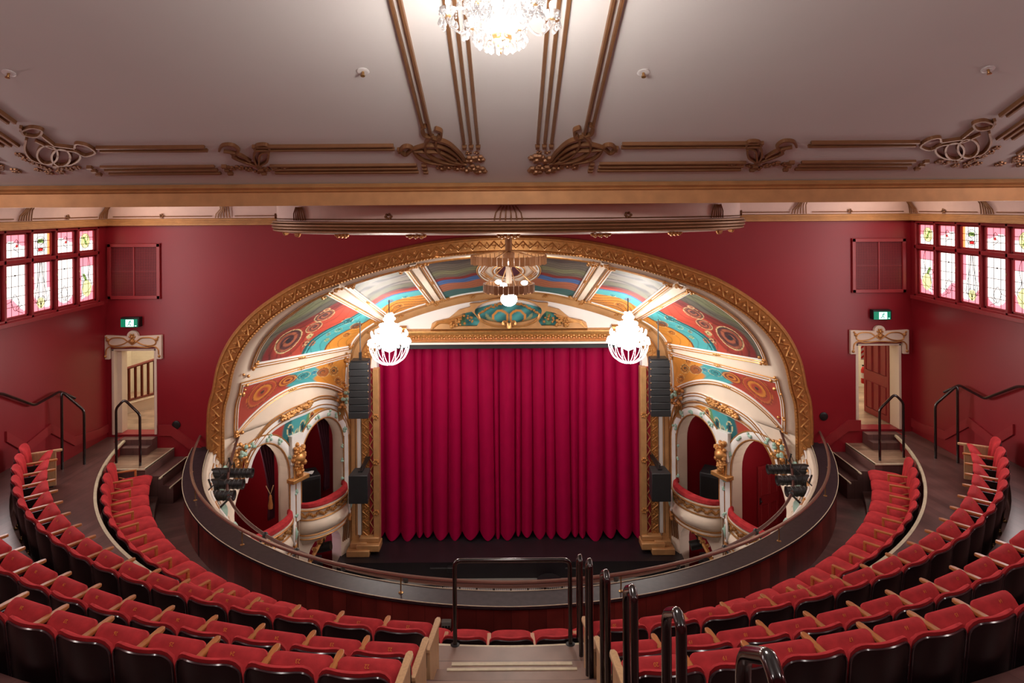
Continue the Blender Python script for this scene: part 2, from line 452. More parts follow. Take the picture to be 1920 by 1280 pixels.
# ---- sloped gallery ceiling
mb = MB()
mb.add([(-XC-.3,-3.1,H+ce(-3.1)),(XC+.3,-3.1,H+ce(-3.1)),(XC+.3,8.8,H+ce(8.8)),(-XC-.3,8.8,H+ce(8.8)),
        (-XC-.3,-3.1,H+ce(-3.1)+.3),(XC+.3,-3.1,H+ce(-3.1)+.3),(XC+.3,8.8,H+ce(8.8)+.3),(-XC-.3,8.8,H+ce(8.8)+.3)],
       [(0,1,2,3),(4,7,6,5),(0,4,5,1),(1,5,6,2),(2,6,7,3),(3,7,4,0)])
struct(mb.build('ceiling', 'ceil', smooth=False), 'pale sloping plaster ceiling over the gallery')
# beam with moulded edge
mb = MB(); b0, b1 = .035, .225
prof = [(8.62,b0),(8.62,b1-.02),(8.59,b1),(8.60,b1+.015),(8.55,b1+.045),(8.56,b1+.06),(8.6,.32),(8.9,.32),(8.9,b0)]
vs = []; 
for X in (-XC-.1, XC+.1): vs += [(X, y, H+z) for y, z in prof]
n = len(prof); mb.add(vs, [tuple(range(n)), tuple(range(n,2*n))[::-1]]+[(i,(i+1)%n,(i+1)%n+n,i+n) for i in range(n)])
struct(mb.build('ceiling_beam', 'goldpaint', smooth=False), 'tan gold painted beam crossing the hall below the sloping ceiling')
# flat ceiling of the auditorium beyond the beam
mb = MB(); mb.box(-XC-.3, XC+.3, 8.85, 17.6, H+.32, H+.6); struct(mb.build('ceiling', 'ceil', smooth=False), 'flat plaster ceiling of the auditorium')
# ---- ceiling mouldings (flat ribbons lying on the slope)
def zz(lst, ox, oy, s=2.977): return [cpx(ox+a/s, oy+b/s) for a, b in lst]
def mir(p, sg): return [(-x, y) if sg > 0 else (x, y) for x, y in p]
for sg in (-1, 1):
    side = 'left' if sg < 0 else 'right'
    t = thing('ceiling_moulding', 'bronze interlaced art nouveau moulding framing the %s half of the sloping ceiling' % side, 'moulding', (3*sg, 8, H+ce(8)-.02))
    # outer double line
    mb = MB(cT)
    def rb(p, w=.045, th=.04, smooth=True):
        p = [tuple(q) for q in (cr(p, 5) if smooth else p)]
        mb.ribbon(mir(p, sg), w, th, -.01)
    for d in (0, .075):
        rb([(-.86-d*.6, 7.34), (-1.02-d, 5.4), (-1.05-d, 5.15)] if 0 else [(-.86-d,7.40),(-.86-d,4.9)], .034, .05, False)
        rb([(-1.32, 7.64+d),(-2.95,7.64+d)], .036, .05, False); rb([(-3.5,7.64+d),(-4.75,7.64+d)], .036, .05, False)
        rb([(-5.28-d,7.1),(-5.28-d,3.5)], .036, .05, False)
    mb.build('outer_line', 'bronze', t, smooth=False)
    mb = MB(cT)
    for j, (X, Yb) in enumerate(((-.345,8.15),(-.425,8.23),(-.505,8.31))):
        mb.ribbon(mir([(X,7.62),(X,3.2)],sg), .042, .035, -.01); mb.ribbon(mir([(X,7.66),(X,7.72)],sg), .06, .05, -.01)
    for Yb in (8.12,8.21,8.30):
        for xa, xb in ((-1.12,-2.92),(-3.6,-5.0)): mb.ribbon(mir([(xa,Yb),(xb,Yb)],sg), .045, .04, -.01)
        for xa in (-1.0,-3.03,-3.45,-5.1): mb.ribbon(mir([(xa,Yb),(xa-.06,Yb)],sg), .055, .05, -.01)
    for X in (-5.62,-5.71,-5.8): mb.ribbon(mir([(X,7.6),(X,3.0)],sg), .045, .04, -.01)
    mb.build('reeded_line', 'bronze', t, smooth=False)
    # scrolls
    mb = MB(cT)
    corner = [[(470,690),(450,708),(462,742),(500,755),(548,765),(558,722),(525,705)],
              [(505,760),(590,785),(655,840),(690,885)], [(548,745),(528,790),(560,850),(620,890),(700,905)],
              [(510,745),(470,790),(482,850),(560,893),(680,905)], [(318,822),(358,852),(400,822),(480,800),(570,812),(640,852),(680,895)],
              [(322,838),(350,808),(390,812),(425,862),(480,892),(570,905)], [(400,830),(470,835),(560,840),(640,880)]]
    for p in corner: rb(zz(p, 640, 0), .034, .06)
    mid = [[(1225,832),(1245,802),(1300,800),(1335,832),(1300,865),(1380,900),(1440,918)], [(1420,822),(1440,800),(1490,800),(1505,832),(1455,850),(1445,918)],
           [(1290,840),(1330,880),(1430,912)], [(1430,830),(1418,870),(1440,918)], [(1500,845),(1492,890),(1445,918)], [(1250,835),(1330,850),(1400,890)]]
    for p in mid: rb(zz(p, 0, 0), .03, .05)
    lc = [[(150,765),(143,825),(185,880),(270,905)], [(215+58*math.cos(q)+55, 850+52*math.sin(q)) for q in [i*.5 for i in range(14)]],
          [(200,775),(300,815),(430,835),(450,870),(400,905),(300,915)], [(345+52*math.cos(q), 865+48*math.sin(q)) for q in [i*.5 for i in range(14)]],
          [(118,698),(140,740),(215,748),(238,715),(180,700),(118,720)], [(420,812),(430,790),(490,802),(535,838),(480,858),(425,835)], [(300,800),(420,815)], [(230,740),(300,795)]]
    for p in lc: rb(zz(p, 0, 0), .03, .05)
    mb.build('scrollwork', 'bronze', t, smooth=False)
    mb = MB(cT)
    def fl(lst, ox, r=.075):
        for p in zz(lst, ox, 0): 
            x, y = mir([p], sg)[0]; flower(mb, x, y, r*random.uniform(.85,1.15), 0)
    fl([(725,885),(770,880),(740,930),(775,945),(700,940)], 640, .10); fl([(650,932),(600,925),(560,930)], 640, .075); fl([(710,850),(755,850)], 640, .045)
    fl([(1290,935),(1340,930),(1390,940),(1440,925),(1440,955),(1490,940),(1540,930),(1590,932)], 0, .06)
    fl([(110,860),(150,885),(190,905),(235,925),(215,945),(270,940),(275,960),(330,930),(340,955),(390,940),(430,930)], 0, .06)
    mb.build('flower_cluster', 'bronze', t)
    # corner of the next panel, at the picture's edge
    t2 = thing('ceiling_moulding', 'bronze flowered corner of the next ceiling panel at the far %s edge' % side, 'moulding', (6.4*sg, 8, H+ce(8)-.02))
    mb = MB(cT)
    for d in (0,.09,.18): mb.ribbon([(sg*(6.12+d), 7.95),(sg*(6.12+d), 4.5)], .045, .04, -.01)
    mb.build('reeded_line', 'bronze', t2, smooth=False)
    mb = MB(cT)
    for p in ((6.1,8.2),(6.25,8.12),(6.38,8.22),(6.2,8.05),(6.5,8.1),(6.7,8.2)): flower(mb, sg*p[0], p[1], .07)
    mb.build('flower_cluster', 'bronze', t2)
# sprinkler roses
spr = [(681,133,'left of the centre'),(1206,135,'right of the centre'),(17,136,'near the far left edge'),(1852,129,'near the far right edge')]
for x, y, w in spr:
    X, Y = cpx(x, y)
    t = thing('sprinkler_head', 'chrome ceiling sprinkler %s of the sloping ceiling' % w, 'sprinkler', cT(X,Y,0), 'ceiling sprinklers')
    c = Vector(cT(X,Y,0)); R = nC.to_track_quat('Z','Y').to_matrix()
    def lz(mb, prof, n=20):
        i0 = len(mb.v); mb.lathe(prof, n=n); mb.v[i0:] = [tuple(c+R@Vector(p)) for p in mb.v[i0:]]
    mb = MB(); lz(mb, [(0,0),(.055,.0),(.06,.008),(.045,.014),(.03,.01),(0,.012)]); mb.build('escutcheon', 'white_metal', t)
    mb = MB(); lz(mb, [(0,.01),(.012,.01),(.012,.035),(.006,.05),(0,.05)], 10); lz(mb, [(0,.055),(.022,.055),(.022,.058),(0,.06)], 12)
    for s in (-1,1): mb.tube([tuple(c+R@Vector((s*.01,0,.03))), tuple(c+R@Vector((s*.018,0,.045))), tuple(c+R@Vector((s*.004,0,.056)))], .003, 5)
    mb.build('nozzle', 'brass', t)
# ---- cornice with cove on far wall and side walls
def cornice_prof(): return [(.0,.34),(.10,.325),(.10,.30),(.085,.285),(.085,.27),(.065,.255),(.065,.24),(.045,.225),(.045,.205),(.03,.19),(.0,.18)]
def cove_prof(): return [(.03,.185),(.03,.06),(.06,-.1),(.14,-.24),(.3,-.34)]
def run(path, inward, prof, m, nm, smooth=False):
    mb = MB(); vs = []; k = len(prof)
    for p, nn in zip(path, inward):
        for o, h in prof: vs.append((p[0]+nn[0]*o, p[1]+nn[1]*o, H-h))
    fs = [(i*k+j, (i+1)*k+j, (i+1)*k+j+1, i*k+j+1) for i in range(len(path)-1) for j in range(k-1)]
    mb.add(vs, fs); return mb.build(nm, m, smooth=smooth)
W_ = [(-XC,8.9),(-XC,YW),(XC,YW),(XC,8.9)]; N_ = [(1,0),(1,-1),(-1,-1),(-1,0)]
struct(run(W_, N_, [(o,h) for o,h in cornice_prof()], 'goldpaint', 'trim_1'), 'gold reeded cornice round the auditorium walls')
struct(run(W_, N_, cove_prof(), 'cove', 'trim_2', True), 'pink cream cove above the gold cornice')
# cove ornaments
def cove_orn(frame, L, centre, name, label, mt='bronze'):
    """frame(s, z, off) ; line + reed fans + small flowers"""
    t = thing(name, label, 'ornament', frame(centre, H-.12, 0))
    mb = MB(); 
    return t
def cove_line(pts_fn, s0, s1, fans, flowers, label, m='bronze'):
    c = pts_fn((s0+s1)/2, .12, 0); t = thing('cove_ornament', label, 'ornament', c)
    mb = MB(); n = max(2, int(abs(s1-s0)/.15))
    cuts = sorted(fans)
    S = [s0+(s1-s0)*i/n for i in range(n+1)]
    seg = []
    for s in S:
        if any(abs(s-f) < .17 for f in cuts):
            if len(seg) > 1: mb.tube([pts_fn(q, .145, .012) for q in seg], .009, 4)
            seg = []
        else: seg.append(s)
    if len(seg) > 1: mb.tube([pts_fn(q, .145, .012) for q in seg], .009, 4)
    mb.build('line', m, t)
    for f in fans:
        mb = MB()
        for j, (a, b) in enumerate(((-.15,-.05),(-.09,-.02),(-.035,.0),(.03,.02),(.09,.06),(.15,.11))):
            mb.tube([pts_fn(f+a, .178, .02), pts_fn(f+a*.8+b*.2, .1, .03), pts_fn(f+b+.02, .0, .035), pts_fn(f+b+.03, -.08, .05)], .012, 5)
        mb.build('reed_fan', m, t)
    for f in flowers:
        mb = MB()
        for j in range(5):
            a = 2*PI*j/5; p = pts_fn(f+.032*math.cos(a), .13+.032*math.sin(a), .02); mb.blob(p, .02, n=6, m=4)
        mb.build('flower', m, t)
def farf(s, h, o): return (s, YW-.04-o-max(0,(.05-h))*.35, H-h)
def lf(s, h, o): return (-XC+.04+o+max(0,(.05-h))*.35, s, H-h)
def rf(s, h, o): return (XC-.04-o-max(0,(.05-h))*.35, s, H-h)
cove_line(farf, -8.1, -4.2, [-5.85], [-7.1], 'bronze reed and flower ornament on the cove above the left doorway')
cove_line(farf, 4.2, 8.1, [5.95], [7.0], 'bronze reed and flower ornament on the cove above the right doorway')
cove_line(lf, 9.5, 13.4, [11.25,13.45], [12.35], 'bronze reed ornament on the cove above the left stained glass')
cove_line(rf, 9.5, 13.4, [11.35,13.45], [12.5], 'bronze reed ornament on the cove above the right stained glass')
# ---- oval drum hanging from the auditorium ceiling
RA, RB, RC = 3.86, 2.12, 11.1
t = thing('ceiling_drum', 'oval plaster drum with reeded bronze rim hanging above the stage arch', 'ceiling drum', (0, RC, H-.4))
def oval(prof, m, nm):
    mb = MB(); mb.v = []; n = 72; k = len(prof); vs = []
    for i in range(n):
        a = 2*PI*i/n
        for o, h in prof: vs.append(((RA+o)*math.cos(a), RC+(RB+o)*math.sin(a), H-h))
    mb.add(vs, [(i*k+j, ((i+1)%n)*k+j, ((i+1)%n)*k+j+1, i*k+j+1) for i in range(n) for j in range(k-1)])
    return mb.build(nm, m, t)
oval([(-.04,.2),(-.04,-.34)], 'cove', 'drum_side')
oval([(-.04,.19),(.03,.2),(.03,.215),(.01,.225),(.05,.24),(.05,.26),(.02,.27),(.04,.29),(.04,.305),(.0,.32),(.02,.335),(.02,.35),(-.05,.37),(-.1,.37)], 'bronze', 'reeded_rim')
oval([(-.1,.37),(-.22,.39),(-.36,.37),(-.4,.3),(-.42,-.34)], 'cove', 'inner_lining')
def ringf(s, h, o): return ((RA-.04+o)*math.sin(s), RC-(RB-.04+o)*math.cos(s), H-h)
mb = MB()
mb.tube([ringf(-1.6+3.2*i/60, .16, .012) for i in range(61)], .008, 4); mb.build('line', 'bronze', t)
for f in (-.95, 0, .95):
    mb = MB()
    for a in (-.05,-.03,-.01,.01,.03,.05): mb.tube([ringf(f+a, .18, .02), ringf(f+a*.9, .08, .03), ringf(f+a*.5, -.02, .03)], .011, 5)
    mb.build('reed_fan', 'bronze', t)
for f in (-1.35,-.45,.45,1.35):
    mb = MB()
    for j in range(6): mb.blob(ringf(f+.012*math.cos(j), .12+.03*math.sin(j), .02), .02, n=6, m=4)
    mb.build('flower', 'bronze', t)
for i in range(-4, 5):
    a = i*.36; mb = MB()
    for j in range(7):
        p = ((RA-.18)*math.sin(a)+(j-3)*.045*math.cos(a), RC-(RB-.16)*math.cos(a)+(j-3)*.045*math.sin(a), H-.39-.02*(j % 2))
        mb.blob(p, .03, .03, .03, n=6, m=4)
    mb.build('gilt_leaf', 'gold', t)
# ---- door surrounds and what lies beyond
def pediment(sg, d, nm):
    x0, x1 = d; zt = dz[1]
    t = thing('door_surround', 'cream door head with gold strapwork and bosses over the %s doorway' % nm, 'door surround', ((x0+x1)/2, YW-.05, zt))
    y1 = YW-.002; y0 = YW-.075
    o = .13; cx = (x0+x1)/2
    outer = [(x0-o,zt-.2),(x0-.015,zt-.2),(x0-.015,zt+.06),(x1+.015,zt+.06),(x1+.015,zt-.2),(x1+o,zt-.2),(x1+o,zt+.29)]
    outer += [(cx+.115*math.cos(q)+0, zt+.27+.115*math.sin(q)) for q in [i*PI/10 for i in range(11)]] + [(x0-o,zt+.29)]
    if sg < 0: outer = [(max(x, -XC+.005), z) for x, z in outer]
    if sg > 0: outer = [(min(x, XC-.005), z) for x, z in outer]
    mb = MB(); mb.add(*plate(outer, [], .07, lambda x,y,dd: (x, y1-dd, y))); mb.build('board', 'cream', t, smooth=False, bevel=.008)
    mb = MB(); yy = y0-.004
    for s in (-1,1):
        def lp(pts, w=.014): mb.tube([(cx+s*a, yy, zt+b) for a, b in cr(pts, 5)], w, 5)
        lp([(.0,.10),(.1,.17),(.2,.235),(.38,.24),(.47,.19),(.48,.12),(.4,.08),(.25,.09),(.15,.13),(.05,.19)])
        lp([(0,.06),(.12,.055),(.3,.04),(.45,.06),(.53,.0),(.54,-.1)])
        mb.blob((cx+s*.5, yy, zt+.2), .035); mb.blob((cx+s*.55, yy, zt-.14), .03); mb.blob((cx+s*.53, yy, zt+.25), .022)
    mb.build('strapwork', 'gold', t)
    mb = MB(); mb.blob((cx, yy, zt+.17), .05); mb.blob((cx, yy, zt+.26), .035)
    for j in range(6): mb.blob((cx+.05*math.cos(j*PI/3), yy, zt+.26+.05*math.sin(j*PI/3)), .022)
    mb.build('centre_boss', 'gold', t)
pediment(-1, dl, 'left'); pediment(1, dr, 'right')
for sg, d, i in ((-1, dl, 1), (1, dr, 2)):
    t = thing('door_%d' % i, None, None, ((d[0]+d[1])/2, YW+.1, dz[0])); struct(t, 'open %s doorway with cream jambs' % ('left' if sg<0 else 'right'))
    mb = MB(); w = .05
    mb.box(d[0]-.001, d[0]+w, YW-.02, YW+.32, dz[0], dz[1]); mb.box(d[1]-w, d[1]+.001, YW-.02, YW+.32, dz[0], dz[1]); mb.box(d[0], d[1], YW-.02, YW+.32, dz[1]-.04, dz[1]+.001)
    xs = d[0] if sg < 0 else d[1]
    if sg < 0: mb.box(xs, xs+.14, YW+.1, YW+.3, dz[0], dz[1])
    mb.build('door_jamb', 'cream', t, bevel=.006)
# hall beyond the doors
mb = MB()
for sg in (-1,1):
    a, b = (-9.6,-6.4) if sg < 0 else (6.4, 9.8)
    mb.box(a, b, YW+.3, YW+4.2, dz[0]-.2, dz[0])
struct(mb.build('floor', 'hallfloor', smooth=False), 'polished boards of the halls beyond the doorways')
for sg, nm in ((-1,'left'),(1,'right')):
    a, b = (-9.6,-6.4) if sg < 0 else (6.4, 9.8)
    mb = MB(); mb.box(a, b, YW+3.2, YW+3.4, dz[0], dz[0]+3); mb.box(a-.2, a, YW+.3, YW+3.4, dz[0], dz[0]+3); mb.box(b, b+.2, YW+.3, YW+3.4, dz[0], dz[0]+3); mb.box(a, b, YW+.3, YW+3.4, dz[0]+3, dz[0]+3.2)
    struct(mb.build('wall_hall_'+nm, 'brick', smooth=False), 'cream painted brick wall of the %s hall' % nm)
    li = bpy.data.lights.new('hall_light', 'AREA'); li.energy = 75; li.size = 1.2; li.color = (1,.9,.76)
    lo = bpy.data.objects.new('hall_light_'+nm, li); COL.objects.link(lo); lo.location = ((a+b)/2, YW+1.8, dz[0]+2.95)
# balustrade in the left hall
t = thing('stair_balustrade', 'brown wooden stair balustrade seen through the left doorway', 'balustrade', (-7.9, YW+2.2, dz[0]))
p0 = (-8.75, YW+1.35); p1 = (-7.15, YW+2.7); m0, m1 = .55, .95
mb = MB(); mb.tube([(p0[0],p0[1],dz[0]+1.0),(p1[0],p1[1],dz[0]+1.42)], .035, 6); mb.build('handrail', 'brownwood', t)
mb = MB(); mb.tube([(p0[0],p0[1],dz[0]+.28),(p1[0],p1[1],dz[0]+.5)], .03, 6); mb.build('bottom_rail', 'brownwood', t)
for i in range(17):
    u = i/16; x = p0[0]+(p1[0]-p0[0])*u; y = p0[1]+(p1[1]-p0[1])*u
    mb = MB(); mb.box(x-.022,x+.022,y-.022,y+.022,dz[0]+.28+.22*u,dz[0]+1.0+.42*u); mb.build('baluster', 'brownwood', t)
mb = MB(); mb.box(p1[0]-.06,p1[0]+.06,p1[1]-.06,p1[1]+.06,dz[0],dz[0]+1.6); mb.build('newel_post', 'brownwood', t)
mb = MB(); mb.add([(p0[0],p0[1],dz[0]),(p1[0],p1[1],dz[0]+.0),(p1[0],p1[1],dz[0]+.42),(p0[0],p0[1],dz[0]+.2),(p0[0],p0[1]+.12,dz[0]),(p1[0],p1[1]+.12,dz[0]),(p1[0],p1[1]+.12,dz[0]+.42),(p0[0],p0[1]+.12,dz[0]+.2)],[(0,1,2,3),(7,6,5,4),(0,4,5,1),(3,2,6,7),(1,5,6,2),(0,3,7,4)])
mb.build('string_board', 'cream', t, smooth=False)
# red door leaf standing open in the right doorway
def panel_door(name, label, loc, w, h, rz, hl):
    t = thing(name, label, 'door', loc); t.rotation_euler = (0,0,rz)
    mb = MB(); mb.box(0, w, -.02, .02, 0, h); leaf = mb.build('leaf', 'redtrim', t, local=True, bevel=.004)
    rows = ((.08, .42), (.56, .95)) if h < 1.8 else ((.08,.45),(.55,.95))
    fr = MB()
    for r0, r1 in rows:
        for c0, c1 in (((.1,.34),(.38,.62),(.66,.9)) if w > .7 else ((.12,.46),(.54,.88))):
            for yy in (-.024, .024):
                a, b, e, f_ = c0*w, c1*w, r0*h, r1*h
                fr.tube([(a,yy,e),(b,yy,e),(b,yy,f_),(a,yy,f_)], .012, 4, closed=True)
    fr.build('panel_moulding', 'redtrim', leaf, local=True)
    hb = MB(); hb.blob((w*hl, -.05, h*.48), .028); hb.cyl((w*hl,-.02,h*.48),(w*hl,-.05,h*.48),.01); hb.box(w*hl-.03,w*hl+.03,-.026,-.02,h*.43,h*.53)
    hb.build('door_handle', 'blackedge' if hl < .5 else 'brass', leaf, local=True)
    return t
panel_door('panelled_door', 'red six panelled door standing open in the right doorway', (dr[1]-.04, YW+.34, dz[0]+.01), .84, 1.72, math.radians(95), .93)
t = thing('fire_extinguisher', 'red fire extinguisher hung on the wall past the right doorway', 'fire extinguisher', (7.83, YW+1.6, dz[0]+.9))
c = Vector(at(1620, 700, YW+1.5))
t.location = c; ORG[t.name] = tuple(c)
mb = MB(); mb.lathe([(0,0),(.06,.0),(.065,.02),(.065,.3),(.045,.36),(.02,.38),(0,.38)], c=tuple(c-Vector((0,0,.22))), n=16); mb.build('cylinder_body', 'ext', t)
mb = MB(); mb.box(c.x-.04,c.x+.04,c.y-.012,c.y+.012,c.z+.17,c.z+.2); mb.tube([(c.x+.02,c.y-.02,c.z+.18),(c.x+.09,c.y-.03,c.z+.1),(c.x+.075,c.y-.03,c.z-.1)], .012, 6); mb.build('valve_and_hose', 'black', t)
mb = MB(); mb.lathe([(.067,-.0),(.067,.12)], c=(c.x,c.y,c.z-.1), n=16); mb.build('label_band', 'signwhite' if 0 else 'white', t)
t = thing('fire_marker_pole', 'red and white striped marker strip above the fire extinguisher', 'marker', tuple(c+Vector((0,.05,.35))))
q = c+Vector((0,.05,0)); mb = MB(); mb.box(q.x-.04,q.x+.04,q.y,q.y+.02,q.z+.3,q.z+1.0); mb.build('strip', 'stripe', t)
mb = MB()
for i in range(6): 
    z0 = q.z+.32+i*.115; mb.add([(q.x-.041,q.y-.003,z0),(q.x+.041,q.y-.003,z0+.06),(q.x+.041,q.y-.003,z0+.11),(q.x-.041,q.y-.003,z0+.05)],[(0,1,2,3)])
mb.build('red_stripe', 'ext', t)
# vents
for sg, nm, pxs in ((-1,'left',(203,457,302,560)),(1,'right',(1596,447,1697,548))):
    x0, z1 = xz(pxs[0], pxs[1], YW); x1, z0 = xz(pxs[2], pxs[3], YW)
    t = thing('wall_vent', 'red framed square mesh wall vent above the %s exit sign' % nm, 'vent', ((x0+x1)/2, YW-.02, z0))
    mb = MB(); w = .07
    for a,b,c_,d_ in ((x0,x1,z0,z0+w),(x0,x1,z1-w,z1),(x0,x0+w,z0,z1),(x1-w,x1,z0,z1)): mb.box(a,b,YW-.05,YW-.001,c_,d_)
    mb.build('frame', 'redtrim', t, bevel=.006)
    mb = MB(); cx = (x0+x1)/2; cz = (z0+z1)/2
    mb.box(cx-.012,cx+.012,YW-.035,YW-.001,z0+w,z1-w); mb.box(x0+w,x1-w,YW-.03,YW-.001,cz-.008,cz+.008); mb.build('glazing_bar', 'redtrim', t)
    mb = MB(); n = 34
    for i in range(n+1):
        x = x0+w+(x1-x0-2*w)*i/n; mb.box(x-.004,x+.004,YW-.016,YW-.008,z0+w,z1-w)
        z = z0+w+(z1-z0-2*w)*i/n; mb.box(x0+w,x1-w,YW-.018,YW-.010,z-.004,z+.004)
    mb.build('mesh', 'redtrim', t, smooth=False)
    mb = MB(); mb.box(x0+w,x1-w,YW-.006,YW-.001,z0+w,z1-w); mb.build('backing', 'drape', t)
# exit signs
for sg, nm, (ex, ey) in ((-1,'left',(250,602)),(1,'right',(1648,588))):
    cx, cz = xz(ex, ey, YW); t = thing('exit_sign', 'small green lit running man exit sign above the %s doorway' % nm, 'exit sign', (cx, YW-.06, cz))
    mb = MB(); mb.box(cx-.19,cx+.19,YW-.13,YW-.002,cz-.1,cz+.1); hs = mb.build('housing', 'black', t, bevel=.01)
    y = YW-.135
    mb = MB(); mb.box(cx-.18,cx+.16,y-.004,y,cz-.095,cz+.065); fc = mb.build('face', 'signgreen', t)
    y -= .006
    mb = MB(); mb.box(cx-.075,cx+.085,y-.004,y,cz-.085,cz+.055); mb.build('white_door_shape', 'signwhite', fc)
    y -= .006; mb = MB()
    mb.blob((cx+.02,y,cz+.03), .015,.004,.015)
    for a,b in (((.01,.01),(-.012,-.03)),((.01,.012),(.042,-.005)),((.01,.01),(-.03,.0)),((-.012,-.03),(.025,-.04)),((.025,-.04),(.022,-.075)),((-.012,-.03),(-.03,-.06)),((-.03,-.06),(-.06,-.062))):
        mb.tube([(cx+a[0],y,cz+a[1]),(cx+b[0],y,cz+b[1])], .008, 5)
    mb.build('running_figure', 'signgreen', fc)
    mb = MB(); mb.box(cx+.11,cx+.14,y,y+.006,cz-.075,cz-.065); mb.build('indicator', 'signwhite', fc)
# round black wall speakers
for nm, p in (('left',(331,796)),('right',(1544,780))):
    c = at(p[0], p[1], YW); t = thing('wall_socket', 'round black plate on the red wall %s of the arch' % nm, 'wall plate', (c.x,YW-.02,c.z))
    mb = MB(); vs = []
    mb.lathe([(0,.03),(.07,.03),(.085,.02),(.085,0),(0,0)], n=20); mb.v = [(c.x+x, YW-.002-z, c.z+y) for x,y,z in mb.v]; mb.build('plate', 'black', t)
# ================================================================== GREAT ARCH, VAULT AND BOXES
# gilt arch moulding on the far wall
def arch_path(n=5):
    h = cr([Vector((x,z)) for x,z in OH], n)
    left = [(p.x,p.y) for p in h]
    pts = [(-arch_w, H-7.0),(-arch_w, H-6.0),(-arch_w, H-5.2)] + left
    return pts + [(-x,z) for x,z in pts[::-1][1:]]
AP = [(x, YW, z) for x, z in arch_path()]
t = thing('proscenium_arch', 'broad gilded arch moulding with zigzag and rosettes framing the stage', 'arch', (0, YW, H-4))
prof = [(0,-.04),(0,.03),(.03,.045),(.045,.03),(.06,.07),(.27,.10),(.285,.12),(.31,.12),(.33,.09),(.36,.05),(.36,0)]
mb = MB(); mb.sweep(AP, [(-u, o) for u, o in prof]); mb.build('arch_band', 'gold', t)
def arclen(P):
    L = [0]
    for a, b in zip(P, P[1:]): L.append(L[-1]+(Vector(b)-Vector(a)).length)
    return L
def sample(P, L, s):
    import bisect
    i = min(len(L)-2, max(0, bisect.bisect_right(L, s)-1)); u = (s-L[i])/max(1e-9, L[i+1]-L[i])
    a = Vector(P[i]); b = Vector(P[i+1]); return a.lerp(b, u), (b-a).normalized()
def relief(P, w0, w1, off, t, step=.19, name='zigzag_relief', tooth=True, m='gold', nrm=Vector((0,-1,0)), flip=1, parts=True):
    L = arclen(P); tot = L[-1]; n = int(tot/step)
    z = MB(); r = MB(); k = MB()
    pts = []
    for i in range(2*n+1):
        p, d = sample(P, L, tot*i/(2*n)); s = -d.cross(nrm)*flip
        pts.append(tuple(p+s*(w0+(w1-w0)*(.08 if i % 2 else .92))+nrm*off))
    z.tube(pts, .02*(w1-w0)/.2+.003, 4)
    for i in range(2*n):
        p, d = sample(P, L, tot*(i+.5)/(2*n)); s = -d.cross(nrm)*flip
        w = (w1-w0)
        for jj in (0,1):
            pp, dd = sample(P, L, tot*(i+ (0 if jj else 0))/(2*n))
        c = sample(P, L, tot*i/(2*n))[0]+s*(w0+w*(.62 if i % 2 else .38))+nrm*off
        r.blob(c, w*.17, w*.14, w*.17, n=7, m=4)
        for a in range(3):
            q = 2*PI*a/3+i; e = c+s*math.cos(q)*w*.2+d*math.sin(q)*w*.2
            r.blob(e, w*.09, w*.09, w*.09, n=5, m=3)
    z.build(name, m, t, smooth=False); r.build('rosette_relief', m, t)
    if tooth:
        n2 = int(tot/.065)
        for i in range(n2):
            p, d = sample(P, L, tot*(i+.5)/n2); s = -d.cross(nrm)*flip; c = p+s*(w0-.05)+nrm*(off*.5)
            k.blob(c, .02, n=5, m=3)
        k.build('bead_edge', m, t)
relief(AP, .07, .26, .095, t, step=.29)
# ---- vault between the far wall and the proscenium (ruled between the two arch curves)
HL = H-4.75   # bottom of the vault
def mkprof(K, Y):
    P = cr([Vector((x,z)) for x,z in K], 6); P = [(p.x,p.y) for p in P]
    P = [(K[0][0], HL)] + P
    L = [0]
    for a, b in zip(P, P[1:]): L.append(L[-1]+math.hypot(b[0]-a[0], b[1]-a[1]))
    return P, L
PO, LO = mkprof(OH, YW); PI_, LI = mkprof(IH, YP)
def near(P, L, x, z):
    return min(range(len(P)), key=lambda i: math.hypot(P[i][0]-x, P[i][1]-z))
def knots():
    ko = [0]; ki = [0]
    for (ox, oy), (ix, iy) in (((437,708),(664,652)),((622,538),(716,601)),((767,494),(818,566))):
        x, z = xz(ox, oy, YW); ko.append(LO[near(PO, LO, x, z)]); x, z = xz(ix, iy, YP); ki.append(LI[near(PI_, LI, x, z)])
    return ko+[LO[-1]], ki+[LI[-1]]
KO, KI = knots(); KU = [0,.16,.46,.7,1]
def pw(u, K):
    for i in range(4):
        if u <= KU[i+1] or i == 3: return K[i]+(K[i+1]-K[i])*(u-KU[i])/(KU[i+1]-KU[i])
def samp2(P, L, s):
    import bisect
    s = max(0, min(L[-1], s)); i = min(len(L)-2, max(0, bisect.bisect_right(L, s)-1)); u = (s-L[i])/max(1e-9, L[i+1]-L[i])
    return P[i][0]+(P[i+1][0]-P[i][0])*u, P[i][1]+(P[i+1][1]-P[i][1])*u
def VP(u, v, sg=-1):
    """u 0..2 (1 = crown, >1 = mirrored), v 0 at the far wall .. 1 at the proscenium"""
    m = 1
    if u > 1: u = 2-u; m = -1
    a = samp2(PO, LO, pw(u, KO)); b = samp2(PI_, LI, pw(u, KI))
    x = a[0]+(b[0]-a[0])*v; z = a[1]+(b[1]-a[1])*v
    return Vector((x*m*(-sg if False else 1)*(1 if sg < 0 else -1), YW+(YP-YW)*v, z))
def VN(u, v, sg=-1):
    e = .004
    du = VP(u+e, v, sg)-VP(u-e, v, sg) if 0 < u else VP(u+2*e, v, sg)-VP(u, v, sg)
    dv = VP(u, min(1,v+e), sg)-VP(u, max(0,v-e), sg)
    n = du.cross(dv).normalized()
    c = Vector((0, YW-2, H-5))-VP(u, v, sg)
    return n if n.dot(c) > 0 else -n
